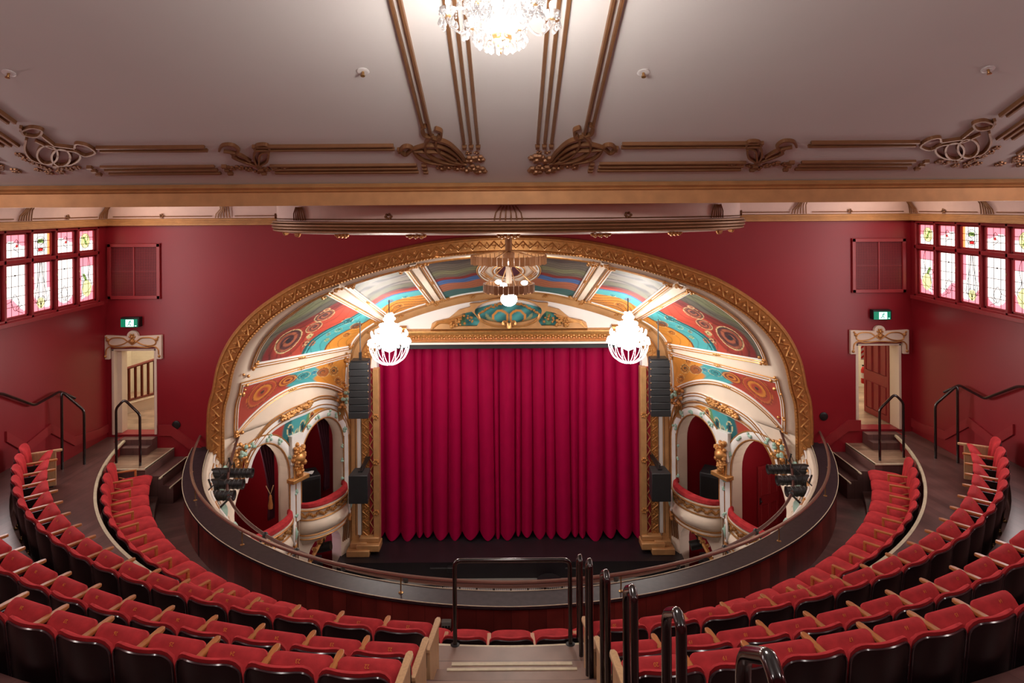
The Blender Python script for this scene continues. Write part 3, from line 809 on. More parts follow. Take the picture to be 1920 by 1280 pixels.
def VS(u, v, off, sg=-1): return VP(u, v, sg)+VN(u, v, sg)*off
mb = MB()
def vf(a, b): return tuple(VP(a*2, b))
mb.grid(vf, 160, 10)
vo = mb.build('ceiling_vault', 'cream'); struct(vo, 'cream plaster vault between the gilded arch and the stage')
md = vo.modifiers.new('s','SOLIDIFY'); md.thickness = .06; md.offset = 1
bm = bmesh.new(); bm.from_mesh(vo.data)
for f in bm.faces:
    c = f.calc_center_median()
    if f.normal.dot(Vector((0,YW-2,H-5))-c) < 0: f.normal_flip()
bm.to_mesh(vo.data); bm.free(); md.offset = -1
# ---- murals
PAL = dict(dark=srgb(92,88,76), dark2=srgb(58,54,52), olive=srgb(112,116,84), red=srgb(168,64,48), dred=srgb(120,34,34), teal=srgb(72,158,162), dteal=srgb(30,100,104),
           org=srgb(212,140,56), dorg=srgb(150,80,36), cream=srgb(226,206,150), blk=srgb(34,38,48), grey=srgb(150,140,132), blue=srgb(50,96,150), brown=srgb(158,92,66), green=srgb(96,140,90))
PAL = {k: np.array(v[:3]) for k, v in PAL.items()}
def mix(a, b, t): return a*(1-t)+b*t
def spiral(c, x, y, cx, cy, r, core, ring, tw=1.5, squash=1.0, ang=0):
    dx, dy = x-cx, (y-cy)/squash
    d = math.hypot(dx, dy)/r
    if d > 1: return c
    a = math.atan2(dy, dx)
    w = math.cos(2*PI*(d*tw*1.6)-a*1+ang)
    k = PAL[core] if d < .22 else (PAL[ring] if w > .15 else PAL['blk'] if (d < .5 and w < -.3) else mix(PAL[core], PAL[ring], .35+.3*w))
    if d > .88: k = PAL['cream'] if d > .93 else PAL[core]*.6
    return mix(c, k, .85)
def rings(c, x, y, cx, cy, r, a, b, n=4, sq=1.0):
    d = math.hypot(x-cx, (y-cy)/sq)/r
    if d > 1: return c
    w = math.cos(2*PI*d*n*.5)
    k = mix(PAL[a], PAL[b], .5+.5*w)
    if d < .14: k = PAL['dark2']
    if abs(d-.62) < .04 or abs(d-.95) < .04: k = PAL[a]*.5
    return mix(c, k, .85)
def band(v, stops):
    for i in range(len(stops)-1):
        if v <= stops[i+1][0]:
            a, b = stops[i], stops[i+1]; w = (v-a[0])/max(1e-6,(b[0]-a[0])); w = min(1, max(0, (w-.35)/.3)); return mix(PAL[a[1]], PAL[b[1]], w*w*(3-2*w))
    return PAL[stops[-1][1]]
def paint(kind, s, v):
    """s: 0..1 along the panel (left springing -> crown), v: 0 outer .. 1 inner ; aspect handled roughly"""
    if kind == 1:
        q = v+.03*math.sin(s*8)
        c = band(q, [(0,'red'),(.36,'red'),(.5,'teal'),(.62,'teal'),(.76,'org'),(1.1,'org')])
        x, y = v*3.4, s*.9
        c = rings(c, x, y, .62, .5, .42, 'red', 'org', 4); c = rings(c, x, y, 1.35, .52, .3, 'dred', 'org', 5)
        c = spiral(c, x, y, 1.86, .5, .23, 'dteal', 'teal', 1.6); c = spiral(c, x, y, 2.22, .55, .13, 'blue', 'teal', 1.2)
        c = spiral(c, x, y, 2.55, .5, .24, 'dorg', 'brown', 1.4); c = spiral(c, x, y, 2.95, .52, .17, 'dark2', 'org', 1.4)
        c = spiral(c, x, y, 3.15, .2, .14, 'org', 'dorg', 1.4); c = spiral(c, x, y, 2.8, .82, .12, 'org', 'dorg', 1.2)
        c = c*(1-.12*(math.sin(14*x+6*math.sin(3*y)) > .8))
    elif kind == 2:
        q = v+.05*math.sin(s*5+1)-(s-.5)*.12
        c = band(q, [(0,'olive'),(.1,'dark'),(.2,'dred'),(.3,'red'),(.5,'red'),(.6,'teal'),(.76,'teal'),(.84,'org'),(1.2,'org')])
        x, y = v*3.2, s*2.0
        c = rings(c, x, y, .72, .46, .52, 'red', 'dred', 2); c = spiral(c, x, y, .72, .48, .36, 'blk', 'brown', 1.3); c = spiral(c, x, y, 1.2, .95, .22, 'dark2', 'brown', 1.4); c = spiral(c, x, y, 1.05, 1.42, .26, 'dark2', 'brown', 1.6)
        c = spiral(c, x, y, 1.35, .62, .1, 'green', 'cream', 1.2); c = rings(c, x, y, 1.42, .36, .13, 'dred', 'cream', 4); c = rings(c, x, y, .85, 1.62, .1, 'red', 'cream', 3)
        c = rings(c, x, y, 1.62, .34, .11, 'red', 'org', 3)
        c = spiral(c, x, y, 2.1, 1.45, .2, 'blk', 'teal', 1.3); c = spiral(c, x, y, 2.2, .95, .12, 'green', 'teal', 1.2); c = rings(c, x, y, 1.98, .7, .08, 'dteal', 'cream', 2); c = rings(c, x, y, 2.1, .45, .08, 'green', 'cream', 2)
        c = spiral(c, x, y, 2.72, 1.3, .24, 'dark2', 'dorg', 1.3); c = spiral(c, x, y, 2.75, .7, .16, 'org', 'dorg', 1.3)
        if abs(q-.56) < .015 or abs(q-.6) < .008: c = PAL['dteal']*.7
        if abs(q-.8) < .01: c = PAL['dorg']*.7
        if q < .3 and math.sin(q*90+2*math.sin(s*9)) > .7: c = c*.65
        if math.sin(q*60+4*math.sin(s*7)) > .93: c = c*.7
    elif kind == 3:
        q = v+.05*math.sin(s*4)+(s-.5)*.05
        c = band(q, [(0,'dark'),(.2,'grey'),(.42,'dark'),(.48,'dred'),(.54,'red'),(.58,'teal'),(.68,'teal'),(.76,'org'),(1.2,'org')])
        if q < .46: c = mix(c, PAL['dark2'], .5+.5*math.sin(q*70+3*math.sin(s*6+q*9))) if math.sin(q*40+s*3) > 0 else mix(c, PAL['olive'], .4)
        x, y = v*3.2, s*1.5
        c = rings(c, x, y, 2.02, .45, .14, 'blue', 'grey', 3, .7); c = spiral(c, x, y, 2.1, .95, .1, 'dteal', 'teal', 1.2)
        if q > .72 and math.sin(q*75+5*math.sin(s*5)) > .7: c = PAL['dorg']
        if abs(q-.565) < .012: c = PAL['blue']
        if q > .72: c = spiral(c, x, y, 2.7, .5, .2, 'org', 'dorg', 1.4)
    else:
        q = v+.02*math.sin(s*9)+.03*abs(s-.5)
        c = band(q, [(0,'dark2'),(.2,'dark'),(.32,'olive'),(.4,'dark'),(.48,'dred'),(.54,'blue'),(.6,'blue'),(.64,'brown'),(.8,'brown'),(.86,'dteal'),(1.2,'green')])
        if math.sin(q*110+2*math.sin(s*12)) > .55: c = c*.6
    return c
def frame_line(mb, fn, loop, r=.02, n=5):
    mb.tube([fn(*p) for p in loop], r, n, closed=True)
def mural_panel(kind, sg, bnd, label, nu=90, nv=110, orn=True):
    """bnd(s,w) -> (u,v) with s,w in 0..1"""
    c0 = VS(*bnd(.5,.5), .01, sg)
    t = thing('mural_panel', label, 'mural', c0)
    g = MB(); g.grid(lambda a, b: tuple(VS(*bnd(a, b), .02, sg)), nu, nv)
    ob = g.build('painted_canvas', 'mural', t)
    me = ob.data; ca = me.color_attributes.new('paint', 'FLOAT_COLOR', 'POINT')
    # vertex order kept by the grid (i major)
    idx = 0; cols = np.ones(((nu+1)*(nv+1), 4))
    for i in range(nu+1):
        for j in range(nv+1):
            u, v = bnd(i/nu, j/nv)
            cols[idx,:3] = paint(kind, i/nu, j/nv); idx += 1
    if len(me.vertices) == len(cols): ca.data.foreach_set('color', cols.ravel().astype(np.float32))
    else: print('MURAL VERT MISMATCH', label)
    for nm, r, off, ins, m in (('outer_frame', .022, .03, -.0, 'white'), ('gilt_frame_line', .016, .045, .0, 'gold')):
        for kk in ((0,) if nm == 'outer_frame' else (1,)):
            fb = MB()
            for d in ((.02,.075) if kk == 0 else (.048,.1)):
                lp = []
                N = 24
                for (A, B) in (((0,0),(1,0)),((1,0),(1,1)),((1,1),(0,1)),((0,1),(0,0))):
                    for i in range(N):
                        a = A[0]+(B[0]-A[0])*i/N; b = A[1]+(B[1]-A[1])*i/N
                        lp.append((a, b))
                # push outwards by d metres using the local scale
                ev = (VP(*bnd(.5,1),sg)-VP(*bnd(.5,0),sg)).length
                out = []
                for a, b in lp:
                    eu = max(.15, (VP(*bnd(1,b),sg)-VP(*bnd(0,b),sg)).length)
                    aa = -d/eu if a == 0 else (1+d/eu if a == 1 else a); bb = -d/ev if b == 0 else (1+d/ev if b == 1 else b)
                    out.append(tuple(VS(*bnd(aa, bb), off, sg)))
                fb.tube(out, r, 5, closed=True)
            fb.build(nm, m, t)
    if orn:
        fb = MB()
        eu = (VP(*bnd(1,.5),sg)-VP(*bnd(0,.5),sg)).length; ev = (VP(*bnd(.5,1),sg)-VP(*bnd(.5,0),sg)).length
        for a in (0,1):
            for b in (0,1):
                for k in range(7):
                    da = random.uniform(-.1,.08)*(1 if a else -1)/eu*-1; db = random.uniform(-.1,.1)/ev
                    p = VS(*bnd(a+da, min(1.04,max(-.04,b+db))), .05, sg); fb.blob(p, random.uniform(.025,.045), n=6, m=4)
        for (a, b) in ((0,.45),(1,.5)):
            for k in range(5):
                p = VS(*bnd(a+(.06/eu if a else -.06/eu), b+(k-2)*.035/ev*1.4), .05, sg); fb.blob(p, .035-.006*abs(k-2), n=6, m=4)
        fb.build('gilt_leaf_cluster', 'gold', t)
    return t
for sg, nm in ((-1,'left'),(1,'right')):
    def b1(s, w):
        lo = .012+.075*math.sin(PI*max(0,min(1,w)))**.8 if 0 <= w <= 1 else .012
        hi = .128
        return (lo+(hi-lo)*s, .08+.86*w)
    mural_panel(1, sg, b1, 'narrow swirling mural band, red to orange, above the %s boxes' % nm, 40, 150)
    def b2(s, w): return (.185+.245*s, .13-.06*s+(.8+.06*s)*w)
    mural_panel(2, sg, b2, 'large mural panel with dark spirals on red, teal and orange, %s side of the vault' % nm, 110, 150)
    def b3(s, w): return (.50+.165*s, .07+.86*w)
    mural_panel(3, sg, b3, 'grey and orange streaked mural panel behind the %s hanging crystal chandelier' % nm, 70, 120)
    def b4(s, w): return (.735+.16*s+.07*s*(abs(w-.38)*1.9 if abs(w-.38)<.5 else .95), .05+.88*w)
    mural_panel(4, sg, b4, 'dark striped mural panel beside the crown medallion, %s of centre' % nm, 50, 110)
# crown medallion
t = thing('ceiling_medallion', 'cream oval medallion with gold rings at the crown of the vault', 'medallion', VP(1,.4))
def med(a, r0): return VS(1+ .105*r0*math.cos(a), .4+.34*r0*math.sin(a), .03)
mb = MB(); mb.grid(lambda a, b: tuple(VS(1+.1*b*math.cos(a*2*PI), .4+.33*b*math.sin(a*2*PI), .024)), 40, 6); mb.build('oval_field', 'cream', t)
mb = MB(); mb.grid(lambda a, b: tuple(VS(1+.04*b*math.cos(a*2*PI), .4+.15*b*math.sin(a*2*PI), .032)), 30, 3); mb.build('dark_centre', 'drape', t)
for k, (r, m) in enumerate(((1.0,'white'),(1.06,'gold'),(.94,'gold'),(.55,'gold'),(.48,'white'),(.42,'gold'))):
    mb = MB(); mb.tube([tuple(med(2*PI*i/48, r)) for i in range(48)], .016, 5, closed=True); mb.build('ring', m, t)
# ribs' gilt bosses
for sg, nm in ((-1,'left'),(1,'right')):
    for u in (.465,.70):
        t = thing('vault_rib', 'cream rib with gilt ends dividing the %s vault murals, %s' % (nm, 'lower' if u < .5 else 'upper'), 'rib', VP(u,.5,sg))
        mb = MB(); vs = []
        for j in range(13):
            v = j/12
            for du, o in ((-.012,.0),(-.010,.045),(.010,.045),(.012,0)): vs.append(tuple(VS(u+du, v, o, sg)))
        fs = [(j*4+k, j*4+k+1, j*4+k+5, j*4+k+4) for j in range(12) for k in range(3)]
        mb.add(vs, fs); mb.build('rib_band', 'cream', t, smooth=False)
        mb = MB()
        for v in (.04,.95):
            for k in range(8): mb.blob(tuple(VS(u+random.uniform(-.012,.012), v+random.uniform(-.02,.02), .05, sg)), .035, n=6, m=4)
        mb.build('gilt_end', 'gold', t)
# thin gilt arc at the inner edge
t = thing('inner_arch_moulding', 'thin tan gold arch moulding around the stage wall', 'moulding', (0, YP, H-2))
mp = [(x, YP-.02, z) for x, z in [(IH[0][0], H-8.7)]+[(p[0],p[1]) for p in PI_[1:]]]; mp = mp + [(-x,y,z) for x,y,z in mp[::-1][1:]]
mb = MB(); mb.sweep(mp, [(-.02,0),(-.02,.05),(.04,.08),(.1,.06),(.16,.03),(.2,0)]); mb.build('arc_band', 'goldpaint', t)
L = arclen(mp)
for i in range(9):
    p, d = sample(mp, L, L[-1]*(.3+.05*i)); mb = MB(); s = d.cross(Vector((0,-1,0)))
    for k in range(4): mb.blob(tuple(p+s*.08+Vector(((k-1.5)*.03, -.08, (k % 2)*.03))), .028, n=6, m=4)
    mb.build('bow_knot', 'gold', t)
# ---- splayed walls with the boxes
A0 = Vector((-arch_w, YW)); B0 = Vector((IH[0][0], YP)); SLN = (B0-A0).length; DIR = (B0-A0)/SLN
NRM = Vector((DIR.y, -DIR.x))     # towards the auditorium centre
def spx(x, y):
    k, q = px(x, y)
    # A0.x+s*DIR.x = k*(A0.y+s*DIR.y)
    s = (k*A0.y-A0.x)/(DIR.x-k*DIR.y); Y = A0.y+s*DIR.y; return (s, H-q*Y)
def SP(s, z, off=0, sg=-1):
    x = A0.x+DIR.x*s+NRM.x*off; y = A0.y+DIR.y*s+NRM.y*off
    return Vector((x if sg < 0 else -x, y, z))
ZB = H-9.6
SL_ = (.10, 1.70); SR_ = (2.10, 3.50)     # the two openings, measured along the wall
def arch_open(s0, s1, zb, zt, n=16):
    r = (s1-s0)/2; c = (s0+s1)/2; zs = zt-r*1.15
    return [(s0,zb),(s1,zb)]+[(c+r*math.cos(PI*i/n), zs+r*1.15*math.sin(PI*i/n)) for i in range(n+1)]
ZT1, ZT2 = H-5.12, H-5.16
ZR = H-6.93      # rim of the box fronts
fanfair = None
for sg, nm in ((-1,'left'),(1,'right')):
    o1 = arch_open(*SL_, ZR-.9, ZT2); o2 = arch_open(*SR_, ZR-.9, ZT1)
    def low(s0, s1): 
        c = (s0+s1)/2; r = (s1-s0)/2
        return [(s0,ZB+.02),(s1,ZB+.02)]+[(c+r*math.cos(PI*i/10), H-8.35+.45*math.sin(PI*i/10)) for i in range(11)]
    mb = MB(); mb.add(*plate([(0,ZB),(SLN,ZB),(SLN,HL+.02),(0,HL+.02)], [o1,o2,low(.3,1.5),low(2.3,3.45)], .3, lambda a,b,d: tuple(SP(a,b,-d,sg))))
    struct(mb.build('wall_boxes_'+nm, 'cream', smooth=False), 'cream splayed wall holding the two %s boxes' % nm)
    # red recess behind the boxes
    mb = MB()
    for (s0, s1) in ((-.1,1.88),(1.92,3.66)):
        for za, zb in ((ZR-.85, H-4.85),(ZB, ZR-.95)):
            V = [SP(s0,za,-.3,sg),SP(s1,za,-.3,sg),SP(s1,za,-1.9,sg),SP(s0,za,-1.9,sg),SP(s0,zb,-.3,sg),SP(s1,zb,-.3,sg),SP(s1,zb,-1.9,sg),SP(s0,zb,-1.9,sg)]
            mb.add(V, [(0,1,2,3),(4,7,6,5),(1,5,6,2),(2,6,7,3),(3,7,4,0)])
    struct(mb.build('wall_box_recess_'+nm, 'boxred', smooth=False), 'deep red walls inside the %s boxes' % nm)
    # archivolts + mouldings
    t = thing('box_arcade_moulding', 'cream and gold interlaced mouldings framing the %s pair of boxes' % nm, 'moulding', SP(1.9, H-5.6, 0, sg))
    def arcp(s0, s1, zt, e, zb=ZR-.3, off=.03, n=20):
        r = (s1-s0)/2+e; c = (s0+s1)/2; zs = zt-(s1-s0)/2*1.15
        return [tuple(SP(c-r, zb, off, sg))]+[tuple(SP(c+r*math.cos(PI-PI*i/n), zs+(r*1.15-e*.15)*math.sin(PI*i/n), off, sg)) for i in range(n+1)]+[tuple(SP(c+r, zb, off, sg))]
    nn = SP(0,0,1,sg)-SP(0,0,0,sg)
    for (s0,s1,zt) in ((SL_[0],SL_[1],ZT2),(SR_[0],SR_[1],ZT1)):
        mb = MB(); mb.sweep(arcp(s0,s1,zt,.12,off=0), [(-.09,0),(-.09,.03),(-.06,.05),(.06,.05),(.09,.03),(.09,0)], nrm=nn); mb.build('archivolt', 'white', t)
        for e in (.025,.215):
            mb = MB(); mb.tube(arcp(s0,s1,zt,e,off=.035), .016, 5); mb.build('gilt_line', 'gold', t)
        for q in (.12,.3,.42,.58,.7,.88):
            c = (s0+s1)/2; r = (s1-s0)/2+.12; a = PI-PI*q; zs = zt-(s1-s0)/2*1.15
            mb = MB()
            for k in range(5):
                mb.blob(tuple(SP(c+r*math.cos(a)+random.uniform(-.07,.07), zs+r*1.15*math.sin(a)+random.uniform(-.06,.06), .06, sg)), .035, n=6, m=4)
            mb.build('mint_bow', 'mint', t)
    # large arch over both boxes
    big = [(452,905),(468,850),(500,805),(535,780),(570,765),(600,752),(628,755),(645,775),(655,810)]
    def bp(off, d=0):
        P = cr([Vector(spx(x,y-d)) for x,y in big], 5); return [tuple(SP(p.x,p.y,off,sg)) for p in P]
    mb = MB(); mb.sweep(bp(0), [(-.03,0),(-.03,.03),(.08,.045),(.15,.03),(.15,0)], nrm=nn); mb.build('great_archivolt', 'white', t)
    for d in (-6,5,10):
        mb = MB(); mb.tube(bp(.04, d), .016, 5); mb.build('gilt_line', 'gold', t)
    # vertical reeds next to the proscenium
    for s in (SLN-.30,SLN-.24,SLN-.18,SLN-.1):
        mb = MB(); mb.tube([tuple(SP(*p, .03, sg)) for p in [(SLN-.42, H-4.9),(s-.1, H-5.15),(s, H-5.7),(s, H-8.1),(s-.04,H-8.4)]], .018, 5); mb.build('reed', 'bronze', t)
    for s in (1.83,1.9,1.97):
        mb = MB(); mb.tube([tuple(SP(s, H-6.15, .03, sg)), tuple(SP(s, H-8.2, .03, sg))], .015, 5); mb.build('reed', 'bronze', t)
    for z in (H-6.3,H-6.55,H-7.1,H-7.5):
        mb = MB()
        for k in range(4): mb.blob(tuple(SP(1.9+random.uniform(-.05,.05), z+random.uniform(-.06,.06), .05, sg)), .03, n=6, m=4)
        mb.build('mint_bow', 'mint', t)
    mb = MB()
    for z in (H-6.0,H-6.35,H-6.8,H-7.2): 
        for k in range(3): mb.blob(tuple(SP(SLN-.38+random.uniform(-.03,.03), z+random.uniform(-.05,.05), .05, sg)), .03, n=6, m=4)
    mb.build('mint_bow', 'mint', t)
    # gilt garland on top of the great arch
    mb = MB(); P = cr([Vector(spx(x,y)) for x,y in ((526,786),(545,776),(568,764),(578,758))], 8)
    for p in P:
        for k in range(4): mb.blob(tuple(SP(p.x+random.uniform(-.05,.05), p.y+random.uniform(-.02,.1), .09, sg)), random.uniform(.03,.05), n=6, m=4)
    mb.build('garland', 'gold', t)
    # painted spandrel
    t = thing('spandrel_mural', 'teal and orange painted spandrel between the two %s box arches' % nm, 'mural', SP(1.9, H-5.2, 0, sg))
    top = [spx(x,y) for x,y in ((497,818),(520,800),(545,786),(575,772),(600,764),(612,766))]
    bot = []
    def topz(s):
        for a, b in zip(top, top[1:]):
            if a[0] <= s <= b[0]: return a[1]+(b[1]-a[1])*(s-a[0])/(b[0]-a[0])
        return top[-1][1]
    def botz(s):
        z = -99
        for (s0,s1,zt) in ((SL_[0],SL_[1],ZT2),(SR_[0],SR_[1],ZT1)):
            c = (s0+s1)/2; r = (s1-s0)/2+.2; rz = r*1.15; zs = zt-(s1-s0)/2*1.15
            if abs(s-c) < r: z = max(z, zs+rz*math.sqrt(1-((s-c)/r)**2))
            else: z = max(z, zs)
        return max(z, H-6.0)
    ns, nz = 60, 30; s0, s1 = top[0][0], top[-1][0]
    vs = []; cols = []
    for i in range(ns+1):
        s = s0+(s1-s0)*i/ns; a, b = botz(s), topz(s)
        if a > b: a = b
        for j in range(nz+1):
            z = a+(b-a)*j/nz; vs.append(tuple(SP(s, z, .012+j*1e-6+i*1e-6, sg)))
            q = i/ns
            c = band(q+.04*math.sin(z*6), [(0,'red'),(.22,'red'),(.36,'dteal'),(.45,'teal'),(.62,'teal'),(.7,'green'),(.78,'org'),(1.2,'org')])
            if .3 < q < .72: c = mix(c, PAL['green'], max(0, min(1, (topz(s)-z-.5)*1.5)))
            for (cx, cz) in ((.18,H-5.42),(.38,H-5.1),(.48,H-5.28),(.58,H-5.12),(.74,H-4.98)):
                d = math.hypot((q-cx)*2.6, (z-cz)*.8)
                if d < .13: c = PAL['cream'] if d > .105 else (PAL['blk'] if d < .05 else PAL['dteal'] if .3<q<.7 else PAL['dorg'])
            cols.append(tuple(c)+(1,))
    mb = MB(); mb.add(vs, [(i*(nz+1)+j,(i+1)*(nz+1)+j,(i+1)*(nz+1)+j+1,i*(nz+1)+j+1) for i in range(ns) for j in range(nz)])
    ob = mb.build('painted_field', 'mural', t); me = ob.data
    ca = me.color_attributes.new('paint','FLOAT_COLOR','POINT')
    kd = {}
    for v_, c_ in zip(vs, cols): kd[(round(v_[0],3),round(v_[1],3),round(v_[2],3))] = c_
    ox = ORG[t.name]
    for i, v in enumerate(me.vertices):
        ca.data[i].color = kd.get((round(v.co.x+ox[0],3),round(v.co.y+ox[1],3),round(v.co.z+ox[2],3)), (.2,.3,.3,1))
    # central gilt console with white block
    t = thing('box_console', 'gilt foliate console on the pier between the two %s boxes' % nm, 'console', SP(1.9, H-6, .05, sg))
    mb = MB()
    for (a,b,c,d,e,f_) in ((1.72,2.06,H-5.85,H-5.2,.0,.12),(1.78,2.0,H-6.2,H-5.85,.0,.08)):
        V = [SP(x,z,o,sg) for o in (e,f_) for z in (c,d) for x in (a,b)]; mb.add(V,[(0,1,3,2),(4,6,7,5),(0,4,5,1),(2,3,7,6),(0,2,6,4),(1,5,7,3)])
    mb.build('white_block', 'white', t, smooth=False)
    mb = MB()
    for k in range(46):
        z = random.uniform(-6.1,-5.42); w = .05+.13*max(0,1-abs(z+5.6)/.5)
        mb.blob(tuple(SP(1.9+random.uniform(-w,w), H+z, .12+random.uniform(0,.08), sg)), random.uniform(.035,.07), n=6, m=4)
    mb.blob(tuple(SP(1.9,H-5.72,.14,sg)), .16,.16,.13, n=10, m=7)
    mb.build('gilt_foliage', 'gold', t)
    mb = MB(); V = [SP(x,z,o,sg) for o in (.0,.22) for z in (H-6.26,H-6.17) for x in (1.66,2.16)]; mb.add(V,[(0,1,3,2),(4,6,7,5),(0,4,5,1),(2,3,7,6),(0,2,6,4),(1,5,7,3)])
    mb.build('gilt_shelf', 'gold', t, bevel=.01)
    mb = MB()
    for k in range(5): mb.tube([tuple(SP(1.78+.06*k, H-5.9, .1, sg)), tuple(SP(1.78+.06*k, H-6.17, .14, sg))], .02, 6)
    mb.build('fluted_stem', 'gold', t)
    # bouquet capitals
    for (x,y,lab) in ((636,750,'beside the proscenium, top'),(442,853,'at the springing of the outer arch')):
        s, z = spx(x,y)
        t = thing('gilt_bouquet', 'gilt bouquet with mint leaves, %s wall, %s' % (nm, lab), 'ornament', SP(s,z,.05,sg), )
        mb = MB(); m2 = MB()
        for k in range(26): mb.blob(tuple(SP(s+random.uniform(-.17,.17), z+random.uniform(-.16,.26), random.uniform(.06,.2), sg)), random.uniform(.035,.06), n=6, m=4)
        for k in range(8): m2.blob(tuple(SP(s+random.uniform(-.14,.14), z+random.uniform(-.05,.22), .22, sg)), .045, n=6, m=4)
        mb.build('gilt_fruit', 'gold', t); m2.build('mint_leaf', 'mint', t)
        mb = MB()
        for k in range(5): mb.tube([tuple(SP(s+(k-2)*.06, z-.12, .08, sg)), tuple(SP(s+(k-2)*.035, z-.5, .04, sg))], .018, 5)
        mb.build('stem', 'gold', t)
    # box fronts
    for bi, ((s0, s1), lab) in enumerate(((SL_, 'nearer the gallery'), (SR_, 'nearer the stage'))):
        c = (s0+s1)/2; r = (s1-s0)/2+.03
        t = thing('box_balustrade', 'cream and gold curved front with red velvet rail, %s box %s' % (nm, lab), 'box front', SP(c, ZR-.4, .2, sg))
        def bow(a, e, z, r=r, c=c):  # a: 0..PI
            return tuple(SP(c-(r+e*.3)*math.cos(a), z, (.42+e)*math.sin(a)-.02, sg))
        def shell(prof, m, nme, bevel=0):
            mb = MB(); k = len(prof); n = 28; vs = []
            for i in range(n+1):
                a = PI*i/n
                for e, z in prof: vs.append(bow(a, e, ZR+z))
            mb.add(vs, [(i*k+j,(i+1)*k+j,(i+1)*k+(j+1)%k,i*k+(j+1)%k) for i in range(n) for j in range(k)])
            return mb.build(nme, m, t)
        shell([(-.16,-.03),(-.13,.04),(-.04,.07),(.05,.04),(.07,-.03),(.03,-.06),(-.12,-.06)], 'velvet', 'velvet_rail')
        shell([(.0,-.06),(.06,-.08),(.05,-.12),(.02,-.16),(.0,-.3),(.03,-.34),(.1,-.4),(.14,-.5),(.11,-.6),(.04,-.66),(.0,-.68),(.05,-.72),(.05,-.76),(-.05,-.84),(-.2,-.95),(-.25,-.95),(-.12,-.6),(-.1,-.06)], 'cream', 'bowed_body')
        for z, e, rr in ((-.11,.07,.018),(-.33,.05,.02),(-.69,.05,.018),(-.78,.05,.014)):
            mb = MB(); mb.tube([bow(PI*i/28, e, ZR+z) for i in range(29)], rr, 5); mb.build('gilt_band', 'gold', t)
        mb = MB()
        for i in range(40):
            a = PI*(i+.5)/40; mb.blob(bow(a, .04, ZR-.22+.035*math.sin(i*1.3)), .04, n=5, m=4)
        mb.build('gilt_garland', 'gold', t)
        # cartouche near the stage end
        for a in ((2.35,) if bi else (2.45,)):
            cc = Vector(bow(a, .14, ZR-.36)); tt = (Vector(bow(a+.05,.12,ZR-.36))-Vector(bow(a-.05,.12,ZR-.36))).normalized()
            on = nn
            mb = MB(); mb.tube([tuple(cc+tt*.13*math.cos(q)+Vector((0,0,.24*math.sin(q)))) for q in [2*PI*i/16 for i in range(16)]], .03, 6, closed=True); mb.build('cartouche_frame', 'white', t)
            mb = MB(); mb.tube([tuple(cc+nn*.02+tt*.095*math.cos(q)+Vector((0,0,.19*math.sin(q)))) for q in [2*PI*i/16 for i in range(16)]], .015, 5, closed=True)
            for k in range(10): mb.blob(tuple(cc+tt*random.uniform(-.15,.15)+Vector((0,0,-.3-random.random()*.12))), .04, n=6, m=4)
            mb.build('cartouche_gilding', 'gold', t)
            mb = MB(); mb.blob(tuple(cc), .07, .05, .17, n=10, m=6); mb.build('mint_cartouche', 'mint', t)
        # bracket under the front
        mb = MB(); V = []
        for i in range(9):
            a = i/8; V += [tuple(SP(s0+.05+(s1-s0)*.75*a, ZR-.9-.75*(1-a)**1.5, .02, sg))]
        mb.tube(V, .05, 6); mb.build('bracket_rib', 'gold', t)
        mb = MB()
        for i in range(9):
            a = i/8
            for k in range(3): mb.blob((V[i][0]+random.uniform(-.05,.05), V[i][1]-.04, V[i][2]+random.uniform(-.06,.08)), .045, n=6, m=4)
        mb.build('acanthus', 'gold', t)
    # scroll at the foot beside the proscenium
    s, z = spx(651, 1043)
    t = thing('scroll_console', 'cream scroll with mint medallion at the foot of the %s box wall' % nm, 'console', SP(s,z,.05,sg))
    mb = MB(); mb.tube([tuple(SP(s+.1*math.cos(q), z+.2*math.sin(q), .08, sg)) for q in [2*PI*i/18 for i in range(18)]], .035, 6, closed=True); mb.build('scroll_rim', 'gold', t)
    mb = MB(); mb.blob(tuple(SP(s,z,.06,sg)), .07,.07,.16, n=10, m=6); mb.build('mint_medallion', 'mint', t)
    # drapes at the stage side of each opening
    for (s0,s1,zt,lab) in ((*SL_,ZT2,'gallery-side'),(*SR_,ZT1,'stage-side')):
        if sg > 0 and lab == 'gallery-side': continue
        if sg > 0: continue
        t = thing('box_drape', 'dark wine drape tied back in the left %s box' % lab, 'curtain', SP(s1-.2, ZR, -.45, sg))
        def dr_(a, b):
            z = zt-.05-(zt-.05-ZR-.05)*b*1.15; w = .14+.32*abs(1-b*1.35)**1.4 if b < .74 else .14+.12*(b-.74)
            return tuple(SP(s1-.02-a*w, z, -.42+.035*math.sin(a*26), sg))
        mb = MB(); mb.grid(dr_, 50, 20); o = mb.build('drape_cloth', 'drape', t); md = o.modifiers.new('s','SOLIDIFY'); md.thickness = .012
        if lab == 'gallery-side':
            c = SP(s1-.18, ZR+.28, -.36, sg)
            mb = MB(); mb.lathe([(0,.12),(.02,.11),(.035,.05),(.03,.03),(.055,-.12),(.05,-.2),(0,-.2)], c=tuple(c), n=12)
            mb.build('tassel', 'tassel', t)
            mb = MB(); mb.tube([tuple(c+Vector((-.1,0,.32))), tuple(c+Vector((0,0,.12))), tuple(c+Vector((.07,0,.33)))], .012, 5); mb.build('cord', 'palewood', t)
    # loudspeakers standing in the stage-side boxes
    c = SP(3.05, ZR-.3, -.75, sg)
    t = thing('box_loudspeaker', 'black loudspeaker standing in the %s box nearer the stage' % nm, 'loudspeaker', (c.x,c.y,ZR-.84)); t.rotation_euler = (0,0,.5*sg*-1)
    ORG[t.name] = (c.x,c.y,ZR-.84)
